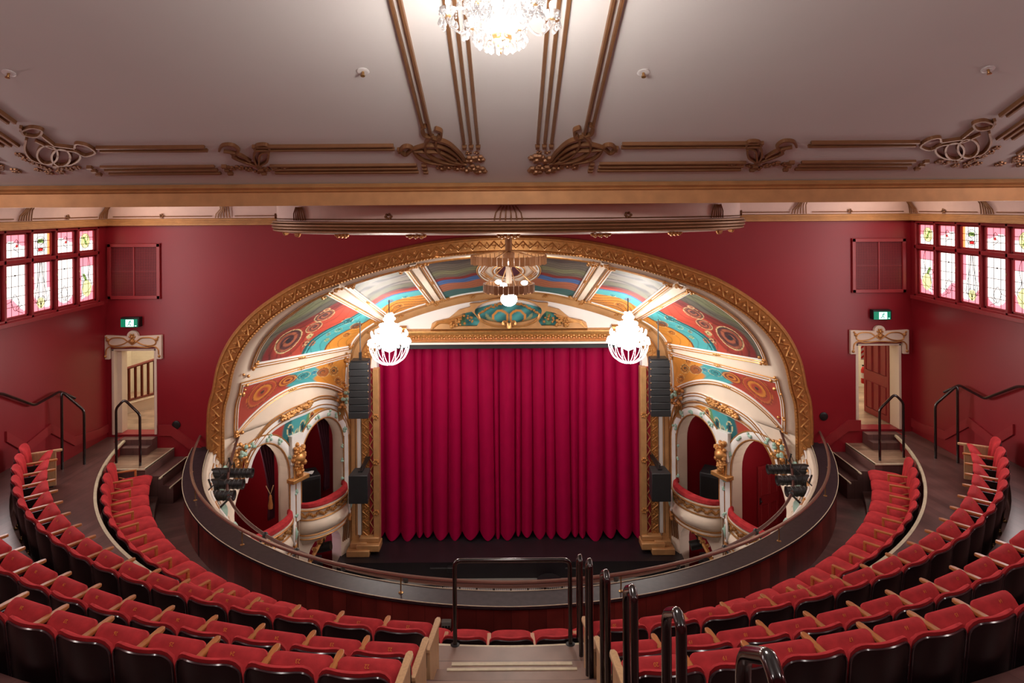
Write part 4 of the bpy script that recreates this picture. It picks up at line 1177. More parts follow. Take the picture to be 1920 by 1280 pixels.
    mb = MB(); mb.box(-.28,.28,-.3,.3,0,1.12); cb = mb.build('cabinet', 'speaker', t, local=True, bevel=.02)
    mb = MB(); mb.box(-.24,.24,-.315,-.3,.08,1.04); mb.build('grille', 'black', cb, local=True)
    if sg < 0:
        p = thing('paper_sheet', 'crumpled white paper lying on the left box loudspeaker', 'paper', (c.x,c.y,ZR+.285))
        mb = MB(); mb.grid(lambda a,b: (c.x-.22+.4*a, c.y-.2+.22*b, ZR+.29+.02*math.sin(a*9)*math.cos(b*7)+.02), 12, 6); mb.build('sheet', 'white', p)
    else:
        p = thing('plastic_bundle', 'clear plastic wrapped bundle on the floor of the right stage-side box', 'bundle', SP(2.45,ZR-.5,-.5,sg))
        mb = MB(); cc = SP(2.45,ZR-.62,-.45,sg)
        for k in range(7): mb.blob((cc.x+random.uniform(-.22,.22), cc.y+random.uniform(-.1,.1), cc.z+random.uniform(0,.2)), .16,.12,.12, n=7, m=5)
        mb.build('wrapping', 'glassclear', p)
# red door in the right gallery-side box
c = SP(1.845, ZR-.84, -.98, 1)
ang = math.atan2(-NRM.y, NRM.x)
dd = panel_door('panelled_door', 'red four panelled door closed in the right box nearer the gallery', (c.x, c.y, ZR-.84), .69, 1.56, ang, .07)
# speakers and colour in the lower side openings
for sg, nm in ((-1,'left'),(1,'right')):
    c = SP(2.9, H-9.0, -.55, sg)
    t = thing('floor_loudspeaker', 'dark wedge loudspeaker in the %s opening below the boxes' % nm, 'loudspeaker', (c.x,c.y,ZB)); 
    mb = MB(); mb.prism([(-.35,-.3),(.35,-.3),(.35,.3),(-.35,.3)], 0, .9); mb.v = [(x*(1-.25*(z>.5)),y*(1-.3*(z>.5)),z) for x,y,z in mb.v]; mb.build('cabinet', 'speaker', t, local=True, bevel=.02)
    c = SP(2.75, H-8.2, .1, sg)
    t = thing('stage_lamp', 'small black lamp tucked under the %s stage-side box' % nm, 'stage light', tuple(c))
    mb = MB(); mb.cyl((c.x-.16,c.y,c.z-.02),(c.x+.16,c.y,c.z+.05),.11); mb.build('housing', 'black', t)
    mb = MB(); mb.tube([(c.x,c.y-.1,c.z),(c.x,c.y-.05,c.z+.18),(c.x,c.y+.1,c.z+.2)],.015,5); mb.build('yoke', 'black', t)
# ---- tympanum and proscenium wall
OX0, OZT = xz(706, 634, YP)[0], xz(953, 640, YP)[1]
ZS = H-8.76     # stage floor
inn = [(p[0], p[1]) for p in PI_[1:]]
outer = [(IH[0][0]-.05, ZB)] + [(x, z) for x, z in inn] + [(-x, z) for x, z in inn[::-1][1:]] + [(-IH[0][0]+.05, ZB), (-OX0, ZB), (-OX0, OZT), (OX0, OZT), (OX0, ZB)]
mb = MB(); mb.add(*plate(outer, [], .3, lambda x,y,d: (x, YP+d, y)))
struct(mb.build('wall_stage', 'white', smooth=False), 'white wall around the stage opening')
t = thing('proscenium_surround', 'gilded frame round the stage opening with zigzag bands', 'stage frame', (0, YP, ZS))
x0 = OX0
zt = xz(953, 615, YP)[1]; xa = xz(762, 620, YP)[0]
mb = MB()
mb.sweep([(xa,YP,OZT),(-xa,YP,OZT)], [(-u,o) for u,o in [(0,-.02),(0,.06),(.03,.08),(.06,.05),(.08,.1),(.22,.14),(.26,.17),(.30,.17),(.32,.12),(.34,0)]])
mb.build('top_cornice', 'gold', t)
TP = [(xa,YP,OZT),(-xa,YP,OZT)]
relief([(xa,YP,OZT+.0),(-xa,YP,OZT+.0)], .09, .22, .13, t, step=.13, tooth=False)
mb = MB(); mb.box(OX0-.02,-OX0+.02,YP-.04,YP,OZT-.06,OZT+.02); mb.build('lintel_fillet', 'cream', t)
for sg in (-1,1):
    def bx(xa_, xb_, z0, z1, d, m, nme, bev=.01):
        a = xz(xa_, 800, YP)[0]*(-sg); b = xz(xb_, 800, YP)[0]*(-sg)
        mb = MB(); mb.box(min(a,b), max(a,b), YP-d, YP+.05, z0, z1); return mb.build(nme, m, t, bevel=bev)
    zc = xz(700, 690, YP)[1]; zb = ZS+.38
    bx(702, 713, zb, zc+.02, .18, 'goldpaint', 'gold_pilaster')
    bx(693, 702, zb, zc, .05, 'redtrim', 'red_panel')
    bx(679, 693, zb, zc, .09, 'gold', 'relief_pilaster')
    bx(670, 677, zb, zc, .05, 'white', 'cream_fillet'); bx(663, 668, zb, zc-.3, .07, 'bronze', 'slim_column')
    # base
    for (a,b,z0,z1,d) in ((655,697,ZS,ZS+.16,.42),(660,690,ZS+.16,ZS+.3,.3),(672,715,ZS+.1,ZS+.27,.36),(676,713,ZS+.27,ZS+.4,.24)):
        bx(a,b,z0,z1,d,'goldpaint','base_block',.02)
    # curved corner bracket
    cxp = [(764,621),(740,623),(714,632),(697,648),(687,668),(684,692)]
    P = [(xz(a,b,YP)[0]*(-sg), YP, xz(a,b,YP)[1]) for a,b in cxp]; P = [tuple(p) for p in cr(P, 6)]
    mb = MB(); mb.sweep(P, [(-.15,0),(-.15,.08),(-.11,.13),(.11,.13),(.15,.08),(.15,0)]); mb.build('corner_band', 'gold', t)
    P2 = [(x, y-.13, z) for x,y,z in P]; relief(P2, -.10, .10, .01, t, step=.13, tooth=False, name='corner_relief')
    xr = xz(686, 800, YP)[0]*(-sg); relief([(xr,YP-.09,zc),(xr,YP-.09,zb)], -.085, .085, .01, t, step=.24, tooth=False, name='pilaster_relief')
    mb = MB(); xm = xz(697.5,800,YP)[0]*(-sg); n = 26
    mb.tube([(xm+(.05 if i % 2 else -.05), YP-.065, zc+(zb-zc)*i/n) for i in range(n+1)], .018, 4); mb.build('red_zigzag', 'goldpaint', t, smooth=False)
    mb = MB(); xm = xz(692,800,YP)[0]*(-sg); n = 80
    for i in range(n): mb.blob((xm, YP-.1, zc+(zb-zc)*i/n), .017, n=5, m=3)
    mb.build('bead_line', 'brass', t)
    for q in (.28,.55,.85):
        mb = MB(); xm = xz(707,800,YP)[0]*(-sg); z = zc+(zb-zc)*q
        for k in range(6): mb.blob((xm+.06*math.cos(k), YP-.19, z+.05*math.sin(k)), .03, n=6, m=4)
        mb.build('bow_knot', 'gold', t)
# pediment over the opening
t = thing('stage_pediment', 'gilded pediment with teal painted panels centred above the stage', 'pediment', (0, YP-.1, zt))
def P3(lst, off): return [(xz(a,b,YP)[0], xz(a,b,YP)[1]) for a,b in lst]
def zp(lst): return [(780+a/5.333, 440+b/5.333) for a,b in lst]
CXP = 954.0
def sym(lst): # left half px -> closed symmetric loop
    return [xz(*p, YP) for p in lst] + [(-x, z) for x, z in [xz(*p, YP) for p in lst][::-1]]
body = zp([(150,935),(165,880),(200,860),(330,830),(430,745),(545,715),(540,680),(640,675),(760,640),(930,618)])
loop = sym(body)
holeC = [(xz(953,575,YP)[0]+.86*math.cos(q)*1.0, xz(953,582,YP)[1]+.3*math.sin(q)) for q in [2*PI*i/28 for i in range(28)]]
tl = [(400,880),(420,820),(470,780),(560,760),(600,800),(640,860),(610,905),(420,905)]
hl = [xz(*p, YP) for p in zp(tl)]; hr = [(-x, z) for x, z in hl][::-1]
mb = MB(); mb.add(*plate(loop, [holeC, hl, hr], .12, lambda x,y,d: (x, YP-d-.005, y))); mb.build('gilt_frame', 'goldpaint', t, smooth=False, bevel=.012)
nu, nv = 110, 26; xs = 1.55
g = MB(); zb_, zt_ = zt-.02, zt+.66
g.grid(lambda a,b: (-xs+2*xs*a, YP-.03, zb_+(zt_-zb_)*b*max(.35, 1-abs(2*a-1)**2*.75)), nu, nv)
ob = g.build('painted_field', 'mural', t); me = ob.data; ca = me.color_attributes.new('paint','FLOAT_COLOR','POINT')
ox = ORG[t.name]
for i, v in enumerate(me.vertices):
    x = v.co.x+ox[0]; z = v.co.z+ox[2]-zb_
    c = mix(PAL['teal'], PAL['dteal'], .5+.5*math.sin(x*13+3*math.sin(z*7)))
    if abs(x) > .95 and math.sin(x*20) > .2: c = mix(c, PAL['green'], .7)
    r = math.hypot(abs(x)-.22, (z-.3)*1.1)
    if .16 < r < .22 and z > .2: c = PAL['org']
    if abs(x) > .3 and abs(x) < .62 and abs(z-.12-(abs(x)-.3)*.8) < .05: c = PAL['olive']*1.8
    ca.data[i].color = (*c, 1)
mb = MB()
for s in (-1,1):
    for j in range(6):
        p = cr([(s*(1.95-.02*j), zt+.03+.03*j), (s*(1.75-.05*j), zt+.17+.02*j),(s*(1.4-.05*j), zt+.12+.05*j)], 5); mb.tube([(a, YP-.14, b) for a,b in p], .02, 5)
    for j in range(16): mb.blob((s*(1.38+random.uniform(-.18,.12)), YP-.16, zt+.15+random.uniform(-.08,.14)), random.uniform(.03,.05), n=6, m=4)
    for j in range(9): mb.blob((s*(1.02+random.uniform(-.13,.13)), YP-.14, zt+.25+random.uniform(-.1,.1)), random.uniform(.025,.04), n=6, m=4)
    for j in range(16): mb.blob((s*(.2+.55*j/15), YP-.14, zt+.64-.26*(j/15)**1.5+random.uniform(-.03,.03)), random.uniform(.025,.04), n=6, m=4)
    mb.tube([(a, YP-.15, zt+b) for a,b in cr([(s*.02,.02),(s*.05,.16),(s*.14,.2),(s*.15,.11),(s*.09,.1)],6)], .03, 6)
    mb.tube([(a, YP-.15, zt+b) for a,b in cr([(s*.78,.4),(s*.7,.22),(s*.45,.1),(s*.12,.05)],6)], .022, 6)
mb.build('gilt_foliage', 'gold', t)
# ---- stage
mb = MB(); mb.box(-4.3, 4.3, 16.33, 22, ZB, ZS); struct(mb.build('floor_stage', 'stage', smooth=False), 'black stage floor with its front edge')
mb = MB(); mb.box(-4.3,4.3,19.0,19.2,ZS,H); mb.box(-4.3,-4.1,YP+.3,19.2,ZS,H); mb.box(4.1,4.3,YP+.3,19.2,ZS,H); struct(mb.build('wall_stage_rear', 'black', smooth=False))
mb = MB(); mb.box(-6.5,6.5,15.6,16.33,ZB,H-9.16); struct(mb.build('floor_apron', 'grey', smooth=False), 'grey pit cover in front of the stage')
mb = MB(); mb.box(-9,9,5,22,ZB-.2,ZB); struct(mb.build('floor_stalls', 'floorred', smooth=False), 'stalls floor below the gallery')
for x, lab in ((845,'left'),(1098,'right')):
    p = at(x, 1066, 16.28); t = thing('stage_edge_lamp', 'small black lamp fixed on the stage front, %s of centre' % lab, 'stage light', tuple(p))
    mb = MB(); mb.box(p.x-.09,p.x+.09,16.2,16.329,p.z-.06,p.z+.06); mb.build('lamp_body', 'black', t, bevel=.02)
    mb = MB(); mb.cyl((p.x-.5,16.25,p.z+.03),(p.x+.1,16.25,p.z+.03),.02,6); mb.build('cross_bar', 'black', t)
p = at(1030, 1086, 15.95); t = thing('round_pit_table', 'round black table in the pit before the stage', 'table', (p.x,15.95,H-9.16))
mb = MB(); mb.lathe([(0,0),(.28,0),(.3,.02),(.3,.04),(0,.05)], c=(p.x,15.95,H-9.16+.12), n=20); mb.cyl((p.x,15.95,H-9.16),(p.x,15.95,H-9.02),.1,10); mb.build('table_body', 'black', t)
# main curtain
t = thing('stage_curtain', 'crimson pleated stage curtain closed across the stage', 'curtain', (0, 17.75, ZS))
random.seed(3)
xw = 3.55; ed = [-xw]
while ed[-1] < xw: ed.append(ed[-1]+random.choice([.14,.2,.26,.34,.42,.46,.3]))
def cur(a, b):
    x = -xw+2*xw*a
    import bisect
    i = max(0, min(len(ed)-2, bisect.bisect_right(ed, x)-1)); q = (x-ed[i])/(ed[i+1]-ed[i]); w = ed[i+1]-ed[i]
    amp = .09+.42*w
    y = 17.62-amp*math.sin(PI*q)**.7*(.45+.55*(1-b))+.03*math.sin(x*2.1)
    z0 = ZS+.02+.10*(abs(q-.5)*2)**1.6*(.5+w*2)+.03*math.sin(x*5)
    return (x+.02*math.sin(b*3+i), y, z0+(H-1.9-.9-z0)*b) if 0 else (x+.015*math.sin(b*3+i), y, z0+(H-3.15-z0)*b)
mb = MB(); mb.grid(cur, 900, 24); mb.build('pleated_cloth', 'curtain', t)
t = thing('stage_valance', 'dark flat border hanging behind the top of the stage frame', 'valance', (0, 17.4, H-3.6))
mb = MB(); mb.box(-3.5,3.5,17.14,17.18,H-3.66,H-3.0); mb.build('border_cloth', 'speaker', t)
# line arrays and lower speakers
for sg, nm in ((-1,'left'),(1,'right')):
    Y = 15.95; x0, z1 = xz(658, 676, Y); x1, z0 = xz(694, 779, Y); c = ((x0+x1)/2)*(-sg)
    t = thing('line_array', 'black eight box line array hanging %s of the stage opening' % nm, 'loudspeaker', (c, Y, z0))
    n = 8; hh = (z1-z0)/n
    for i in range(n):
        zz0 = z1-(i+1)*hh; tilt = (i/n)**2*.08
        mb = MB(); pts = [(c-.235,Y-.2-tilt),(c+.235,Y-.2-tilt),(c+.2,Y+.22),(c-.2,Y+.22)]
        mb.prism(pts, zz0+.006, zz0+hh-.006); cb = mb.build('speaker_cabinet', 'speaker', t, bevel=.008)
        mb = MB(); mb.blob((c+.23*sg*-1, Y-.22, zz0+hh*.8), .014); mb.blob((c-.23*sg*-1, Y-.22, zz0+hh*.8), .014); mb.build('link_pin', 'brass', cb)
    mb = MB(); mb.box(c-.2,c+.2,Y-.15,Y+.15,z1,z1+.03); mb.build('rigging_frame', 'black', t)
    mb = MB(); mb.cyl((c,Y,z1+.03),(c,Y,z1+.95),.014,6); mb.box(c-.03,c+.03,Y-.03,Y+.03,z1+.03,z1+.2); mb.build('chain', 'black', t)
    Y = 16.0; x0, z1 = xz(659, 884, Y); x1, z0 = xz(694, 936, Y); c = ((x0+x1)/2)*(-sg)
    t = thing('hanging_loudspeaker', 'square black loudspeaker low on the %s stage pier' % nm, 'loudspeaker', (c, Y, z0))
    mb = MB(); mb.prism([(c-.24,Y-.25),(c+.22,Y-.25),(c+.18,Y+.25),(c-.2,Y+.25)], z0, z1); mb.build('cabinet', 'speaker', t, bevel=.015)
    mb = MB(); mb.box(c-.05,c+.05,Y-.05,Y+.9,z1,z1+.03); mb.tube([(c,Y,z1+.02),(c+.02,Y,z1+.12),(c-.02,Y+.8,z1+.1)], .012, 5); mb.build('bracket', 'black', t)
# stalls rail and seats below
t = thing('pit_rail', 'low black and wire mesh rail below the stage front', 'rail', (0, 15.5, ZB))
z = H-8.86
for i in range(13):
    mb = MB(); x = -2.4+i*.4; mb.cyl((x,15.5,ZB),(x,15.5,z),.02,6); mb.build('post', 'black', t)
mb = MB(); mb.cyl((-2.5,15.5,z),(2.5,15.5,z),.022,6); mb.build('top_bar', 'black', t)
mb = MB()
for i in range(100): x = -2.4+i*.0485; mb.cyl((x,15.5,ZB+.1),(x,15.5,z),.004,4)
for i in range(12): zq = ZB+.1+(z-ZB-.1)*i/11; mb.cyl((-2.4,15.5,zq),(2.4,15.5,zq),.004,4)
mb.build('wire_mesh', 'white_metal', t)
# ================================================================== GALLERY TIERS, SEATS, RAILS, LIGHTS
HD, HC_, HB_, HA_, HU = 5.46, 4.67, 4.26, 3.80, 3.35   # floor heights below the eye for the rows, front to back
RD, RCC, RBB, RAA = 7.73, 8.87, 9.80, 10.66            # radius of the tops of the seat backs
HWK = 5.60; RPAN = 6.66
def polf(r, a): return (r*math.sin(a), CC-r*math.cos(a))
def tier(r, h, ymax, nm, label, m='floorred', th=.5):
    # sector r.. outwards, clipped by the side walls
    pts = []; n = 90
    am = None
    for i in range(n+1):
        a = -PI/2*1.05+(PI*1.05)*i/n; x, y = polf(r, a)
        if abs(x) <= XC-.003 and y <= ymax: pts.append((x, y))
    if not pts: return
    x0, y0 = pts[0]; 
    L = [(-XC+.003, ymax if y0 > ymax-.4 else y0), ] 
    if y0 > ymax-.4: L.append((x0, ymax))
    R = []
    if y0 > ymax-.4: R.append((-x0, ymax)); R.append((XC-.003, ymax))
    else: R.append((XC-.003, y0))
    loop = L+pts+R+[(XC-.003,-2.99),(-XC+.003,-2.99)]
    mb = MB(); mb.add(*plate(loop, [], th, lambda x,y,d: (x, y, H-h-d)))
    def uv(x, y, z):
        # boards run across the tier; kinked sections
        a = math.atan2(x, CC-y); k = round(a/.45)*.45
        return (x*math.cos(k)+ (CC-y)*-math.sin(k), (CC-y))
    o = mb.build(nm, m, smooth=False, uv=uv); struct(o, label); return o
tier(8.0, HC_, YW-.002, 'floor_tier', 'dark board floor of the third tier from the back')
tier(9.06, HB_, 12.1, 'floor_tier', 'dark board floor of the second tier from the back')
tier(9.98, HA_, 12.1, 'floor_tier', 'dark board floor under the rearmost seats')
tier(10.86, HU, 12.1, 'floor_tier', 'dark board floor behind the rearmost seats')
def ringfloor(r0, r1, h, th, nm, label, m, a0=-1.45, a1=1.45, n=90):
    mb = MB(); vs = []
    for i in range(n+1):
        a = a0+(a1-a0)*i/n
        for r, hh in ((r0,h),(r1,h),(r1,h+th),(r0,h+th)): vs.append(pol(r, a, hh))
    fs = [(i*4+j, i*4+(j+1)%4, (i+1)*4+(j+1)%4, (i+1)*4+j) for i in range(n) for j in range(4)]+[(0,1,2,3),(n*4+3,n*4+2,n*4+1,n*4)]
    mb.add(vs, fs); return struct(mb.build(nm, m, smooth=False, uv=lambda x,y,z: (math.atan2(x,CC-y)*8, math.hypot(x,CC-y))), label)
ringfloor(7.12, 8.05, HD, .5, 'floor_platform', 'dark platform under the front row', 'floorred', -1.31, 1.31)
ringfloor(6.6, 7.2, HWK, .3, 'floor_walkway', 'walkway between the front row and the balustrade', 'floorred', -1.49, 1.49)
# tier fascia and nosing in front of the third tier
mb = MB(); n = 100; am = 1.395
vs = []
for i in range(n+1):
    a = -am+2*am*i/n
    for r, h in ((8.0,HC_-.004),(7.955,HC_-.004),(7.95,HC_+.03),(8.0,HC_+.03)): vs.append(pol(r,a,h))
mb.add(vs, [(i*4+j, i*4+(j+1)%4, (i+1)*4+(j+1)%4, (i+1)*4+j) for i in range(n) for j in range(4)])
struct(mb.build('trim_3', 'nosing', smooth=False), 'cream step edge behind the front row')
mb = MB()
for i in range(n):
    a, b = -am+2*am*i/n, -am+2*am*(i+1)/n
    mb.add([pol(7.99,a,HC_+.03),pol(7.99,b,HC_+.03),pol(7.99,b,HD),pol(7.99,a,HD)], [(0,1,2,3)])
struct(mb.build('wall_riser', 'redtrim', smooth=False))
# corner platforms and their edges
for sg in (-1,1):
    nm = 'left' if sg < 0 else 'right'
    xa, xb = sorted((sg*7.9, sg*(XC-.003)))
    # landing and steps by the doorway
    mb = MB(); xa, xb = sorted((sg*6.9, sg*(7.92))); mb.box(xa,xb,12.5,YW-.002,H-4.93,H-4.9); struct(mb.build('floor_landing', 'hallfloor', smooth=False), 'pale board landing inside the %s doorway' % nm); mb = MB(); mb.box(xa,xb,12.5,YW-.002,H-6.2,H-4.93)
    for k,(x0,x1,h) in enumerate(((6.62,6.9,5.08),(6.42,6.62,5.26),(6.4,6.5,5.42))[:2]):
        p, q = sorted((sg*x0, sg*x1)); mb.box(p,q,12.6-.0*k,YW-.002,H-6.2,H-h)
    mb.box(*sorted((sg*7.25, sg*7.92)), 13.2, YW-.002, H-4.9, H-4.76); mb.box(*sorted((sg*7.25, sg*7.92)), 13.4, YW-.002, H-4.76, H-4.66)
    struct(mb.build('floor_steps', 'floorred', smooth=False, uv=lambda x,y,z:(x,y)), 'small landing and steps inside the %s doorway' % nm)
    mb = MB()
    for x, h in ((6.9,4.9),(6.62,5.08),(6.42,5.26)): mb.box(*sorted((sg*x, sg*(x+.03))), 12.5, YW-.002, H-h-.02, H-h+.004)
    mb.box(*sorted((sg*6.9, sg*7.9)), 12.48, 12.51, H-4.92, H-4.896)
    struct(mb.build('trim_5', 'nosing', smooth=False), 'pale step edges of the %s landing' % nm)
    # saw-tooth string board beside the landing
    mb = MB(); 
    pts = [(12.55,5.5),(12.55,4.86),(12.95,4.86),(12.95,4.76),(13.3,4.76),(13.3,4.66),(YW-.003,4.66),(YW-.003,5.5)]
    V = [(sg*7.93, y, H-h) for y,h in pts]+[(sg*7.97, y, H-h) for y,h in pts]; n8 = len(pts)
    mb.add(V, [tuple(range(n8)), tuple(range(n8,2*n8))[::-1]]+[(i,(i+1)%n8,(i+1)%n8+n8,i+n8) for i in range(n8)])
    struct(mb.build('trim_6', 'redtrim', smooth=False), 'red stepped string board by the %s landing' % nm)
    # sloping red skirting
    mb = MB()
    def sk(pts, xx, ww=.03): 
        for (a,b) in zip(pts, pts[1:]):
            mb.add([(xx, a[0], H-a[1]),(xx, b[0], H-b[1]),(xx, b[0], H-b[1]-.17),(xx, a[0], H-a[1]-.17),(xx-sg*ww, a[0], H-a[1]),(xx-sg*ww, b[0], H-b[1]),(xx-sg*ww, b[0], H-b[1]-.17),(xx-sg*ww, a[0], H-a[1]-.17)],
                   [(0,1,2,3),(4,7,6,5),(0,4,5,1),(3,2,6,7),(0,3,7,4),(1,5,6,2)])
    sk([(10.85,3.62),(11.3,3.98),(11.9,3.84),(12.55,4.3),(13.3,4.4),(YW-.003,4.4)], sg*(XC-.002))
    for (a,b) in (((7.2,4.42),(6.95,4.42)),((6.95,4.42),(6.2,4.98))):
        x0, h0 = a; x1, h1 = b; x0 *= sg; x1 *= sg
        mb.add([(x0,YW-.004,H-h0),(x1,YW-.004,H-h1),(x1,YW-.004,H-h1-.22),(x0,YW-.004,H-h0-.22),(x0,YW-.045,H-h0),(x1,YW-.045,H-h1),(x1,YW-.045,H-h1-.22),(x0,YW-.045,H-h0-.22)],
               [(0,1,2,3),(4,7,6,5),(0,4,5,1),(3,2,6,7),(0,3,7,4),(1,5,6,2)])
    struct(mb.build('baseboard_'+nm, 'redtrim', smooth=False), 'red skirting following the steps on the %s side' % nm)
    pz = [(10.85,3.79),(11.2,4.2),(12.2,4.2),(12.2,4.67)]
# central aisle steps (rising towards the camera)
t = thing('aisle_steps', 'worn board steps of the central aisle with two cream step edges', 'steps', (0, 6.5, H-HC_))
treads = [(6.3, 7.02, HC_-.005), (5.86, 6.365, 4.44), (5.4,5.87,4.2),(4.93,5.41,3.97),(4.45,4.94,3.75),(4.0,4.46,3.54),(3.4,4.01,3.35)]
mb = MB()
for y0, y1, h in treads:
    w = .80 if y1 > 7 else .86
    if y1 > 7:
        mb.prism([(-w,y0),(w,y0),(w,CC-math.sqrt(7.99**2-w*w)),(0,CC-7.99),(-w,CC-math.sqrt(7.99**2-w*w))], H-h-.1, H-h)
    else: mb.box(-w,w,y0,y1,H-h-.5,H-h)
mb.build('tread', 'aisle', t, smooth=False)
mb = MB(); mb.box(-.61,.62,6.73,6.775,H-HC_-.0,H-HC_+.012); mb.build('nosing_strip', 'nosing', t)
mb = MB(); mb.box(-.62,.63,6.335,6.37,H-4.44-.03,H-4.44+.006); mb.build('nosing_strip', 'nosing', t)
# ---- seats
NUMS = {}
def num_mesh(n):
    if n in NUMS: return NUMS[n]
    cu = bpy.data.curves.new('n','FONT'); cu.body = str(n); cu.size = .036; cu.align_x = 'CENTER'; cu.extrude = .0008
    ob = bpy.data.objects.new('n', cu); me = bpy.data.meshes.new_from_object(ob); bpy.data.objects.remove(ob)
    me.name = 'seat_number'; me.materials.clear(); me.materials.append(M['number']); NUMS[n] = me; return me
HS = .83   # back height
def outline(u, v, w0, w1, rc):
    """rounded top corners: |x| limit at height fraction v"""
    w = w0+(w1-w0)*v
    return w
def pad(fn_c, w, L, th, rc=.09, nu=14, nv=10, bulge=.03):
    """closed pillow; fn_c(x, t, n) -> point ; t 0..L along, n across thickness"""
    mb = MB()
    rows = [0,.03,.1,.25,.45,.65,.8,.9,.96,.99,1]; cols = [-1,-.97,-.88,-.7,-.45,-.2,0,.2,.45,.7,.88,.97,1]
    def hw(t):  # half width shrinking at the rounded far end
        d = (1-t)*L
        if d < rc: return w/2-rc+math.sqrt(max(0, rc*rc-(rc-d)**2))
        return w/2
    top = []; bot = []
    for t in rows:
        for c in cols:
            x = c*hw(t); e = (1-abs(c)**5)*(1-(abs(2*t-1))**7)
            top.append(fn_c(x, t*L, th*.35+ (th*.65+bulge)*e)); bot.append(fn_c(x, t*L, -th*.0*e))
    n = len(cols); k = len(rows); vs = top+bot; o = len(top)
    fs = []
    for i in range(k-1):
        for j in range(n-1):
            a = i*n+j; fs.append((a,a+1,a+n+1,a+n)); fs.append((o+a,o+a+n,o+a+n+1,o+a+1))
    for i in range(k-1): 
        fs.append((i*n,(i+1)*n,o+(i+1)*n,o+i*n)); fs.append((i*n+n-1,o+i*n+n-1,o+(i+1)*n+n-1,(i+1)*n+n-1))
    for j in range(n-1):
        fs.append((j,o+j,o+j+1,j+1)); a = (k-1)*n+j; fs.append((a,a+1,o+a+1,o+a))
    mb.add(vs, fs); return mb
BK = .055
def backc(x, t): # centre surface of the back: returns y,z ; t along from bottom
    lean = .2
    return (-.065-t*lean*.75 + .062*(x/.25)**2*(.4+.6*t/.62) , .14+t)
def make_seat(kind):
    loc = (0,-50,0)
    t = thing('theatre_seat', 'x', 'seat', loc); ORG[t.name] = loc
    LB = HS-.14
    # upholstered back
    mb = pad(lambda x,s,n: (x, backc(x,s)[0]+n, backc(x,s)[1]), .487, LB, .062, .105, bulge=.03); mb.build('backrest', 'velvet', t, local=True)
    mb = pad(lambda x,s,n: (x, backc(x,s)[0]-.001-n, backc(x,s)[1]-.028), .48, LB-.003, .016, .105, bulge=.004); sh = mb.build('back_shell', 'shell', t, local=True)
    # glossy piping round the shell
    def edge(off):
        pts = []; w = .24; rc = .105; top = LB-.028
        for z in (.08,.2,.35,top-rc): pts.append((-w, z))
        for i in range(1,7): q = PI/2*i/6; pts.append((-w+rc-rc*math.cos(q), top-rc+rc*math.sin(q)))
        for x in (-.1,-.05,0,.05,.1): pts.append((x, top))
        pts += [(-x, z) for x, z in pts[:10]][::-1]
        return [(x, backc(x,z)[0]-.012+off, backc(x,z)[1]) for x, z in pts]
    mb = MB(); mb.tube(edge(0), .008, 5); mb.build('piping', 'blackedge', sh, local=True)
    if kind == 'up':
        y0, z0, L, an = .05, .33, .375, math.radians(54)
        d = Vector((0, math.cos(an), math.sin(an))); nn = Vector((0, -math.sin(an), math.cos(an)))
        mb = pad(lambda x,s,n: (x, y0+d.y*s+nn.y*n, z0+d.z*s+nn.z*n), .468, L, .07, .06, bulge=.025); mb.build('seat', 'velvet', t, local=True)
    else:
        y0, z0, L, an = -.06, .40, .60, math.radians(3)
        d = Vector((0, math.cos(an), math.sin(an))); nn = Vector((0, -math.sin(an), math.cos(an)))
        mb = pad(lambda x,s,n: (x, y0+d.y*s+nn.y*n, z0+d.z*s+nn.z*n), .478, L, .07, .06, bulge=.03); mb.build('seat', 'velvet', t, local=True)
    # armrest on the seat's left
    X = -.25
    if kind == 'up':
        mb = MB(); mb.prism([(X-.024,-.08),(X+.024,-.08),(X+.027,.34),(X+.015,.375),(X-.015,.375),(X-.027,.34)], .585, .615); mb.build('armrest', 'oak', t, local=True, bevel=.006)
    else:
        mb = MB(); mb.prism([(X-.022,-.08),(X+.022,-.08),(X+.022,.27),(X-.022,.27)], .585, .61); mb.box(X-.02,X+.02,.235,.27,.4,.6); mb.tube([(X,-.02,.5),(X,.1,.45),(X,.25,.43)],.012,5)
        mb.build('armrest', 'oak', t, local=True, bevel=.004)
    mb = MB(); mb.box(X-.012,X+.012,-.06,.24,.02,.56 if kind == 'up' else .4); mb.box(X-.03,X+.03,-.06,.26,0,.02); mb.build('side_standard', 'black', t, local=True, bevel=.004)
    mb = MB(); mb.blob((X,-.1,.235),.022,.022,.026,n=8,m=6); mb.blob((X,-.1,.27),.01); mb.blob((X,-.1,.015),.035,.045,.02,n=8,m=5); mb.build('brass_foot', 'brass', t, local=True)
    return t
UP, DN = make_seat('up'), make_seat('down')
def end_panel_bm():
    mb = MB(); X = .25
    mb.prism([(X-.026,-.1),(X+.026,-.1),(X+.028,.36),(X+.014,.39),(X-.014,.39),(X-.028,.36)], .585, .62)
    mb.box(X-.026,X+.026,-.09,-.03,0,.59); mb.box(X-.022,X+.022,-.03,.3,.02,.585)
    return mb
EPm = None
ORDN = 'first second third fourth fifth sixth seventh eighth ninth tenth eleventh twelfth thirteenth fourteenth fifteenth sixteenth seventeenth eighteenth nineteenth twentieth twenty-first twenty-second twenty-third twenty-fourth twenty-fifth twenty-sixth twenty-seventh twenty-eighth'.split()
def inframe(x, y, z, mg=60):
    if y < .3: return False
    a, d = x/y*F, (H-z)/y*F
    X, Y = CX+a, CY+d
    return -mg < X < 1920+mg and Y < 1280+mg+60
used = set()
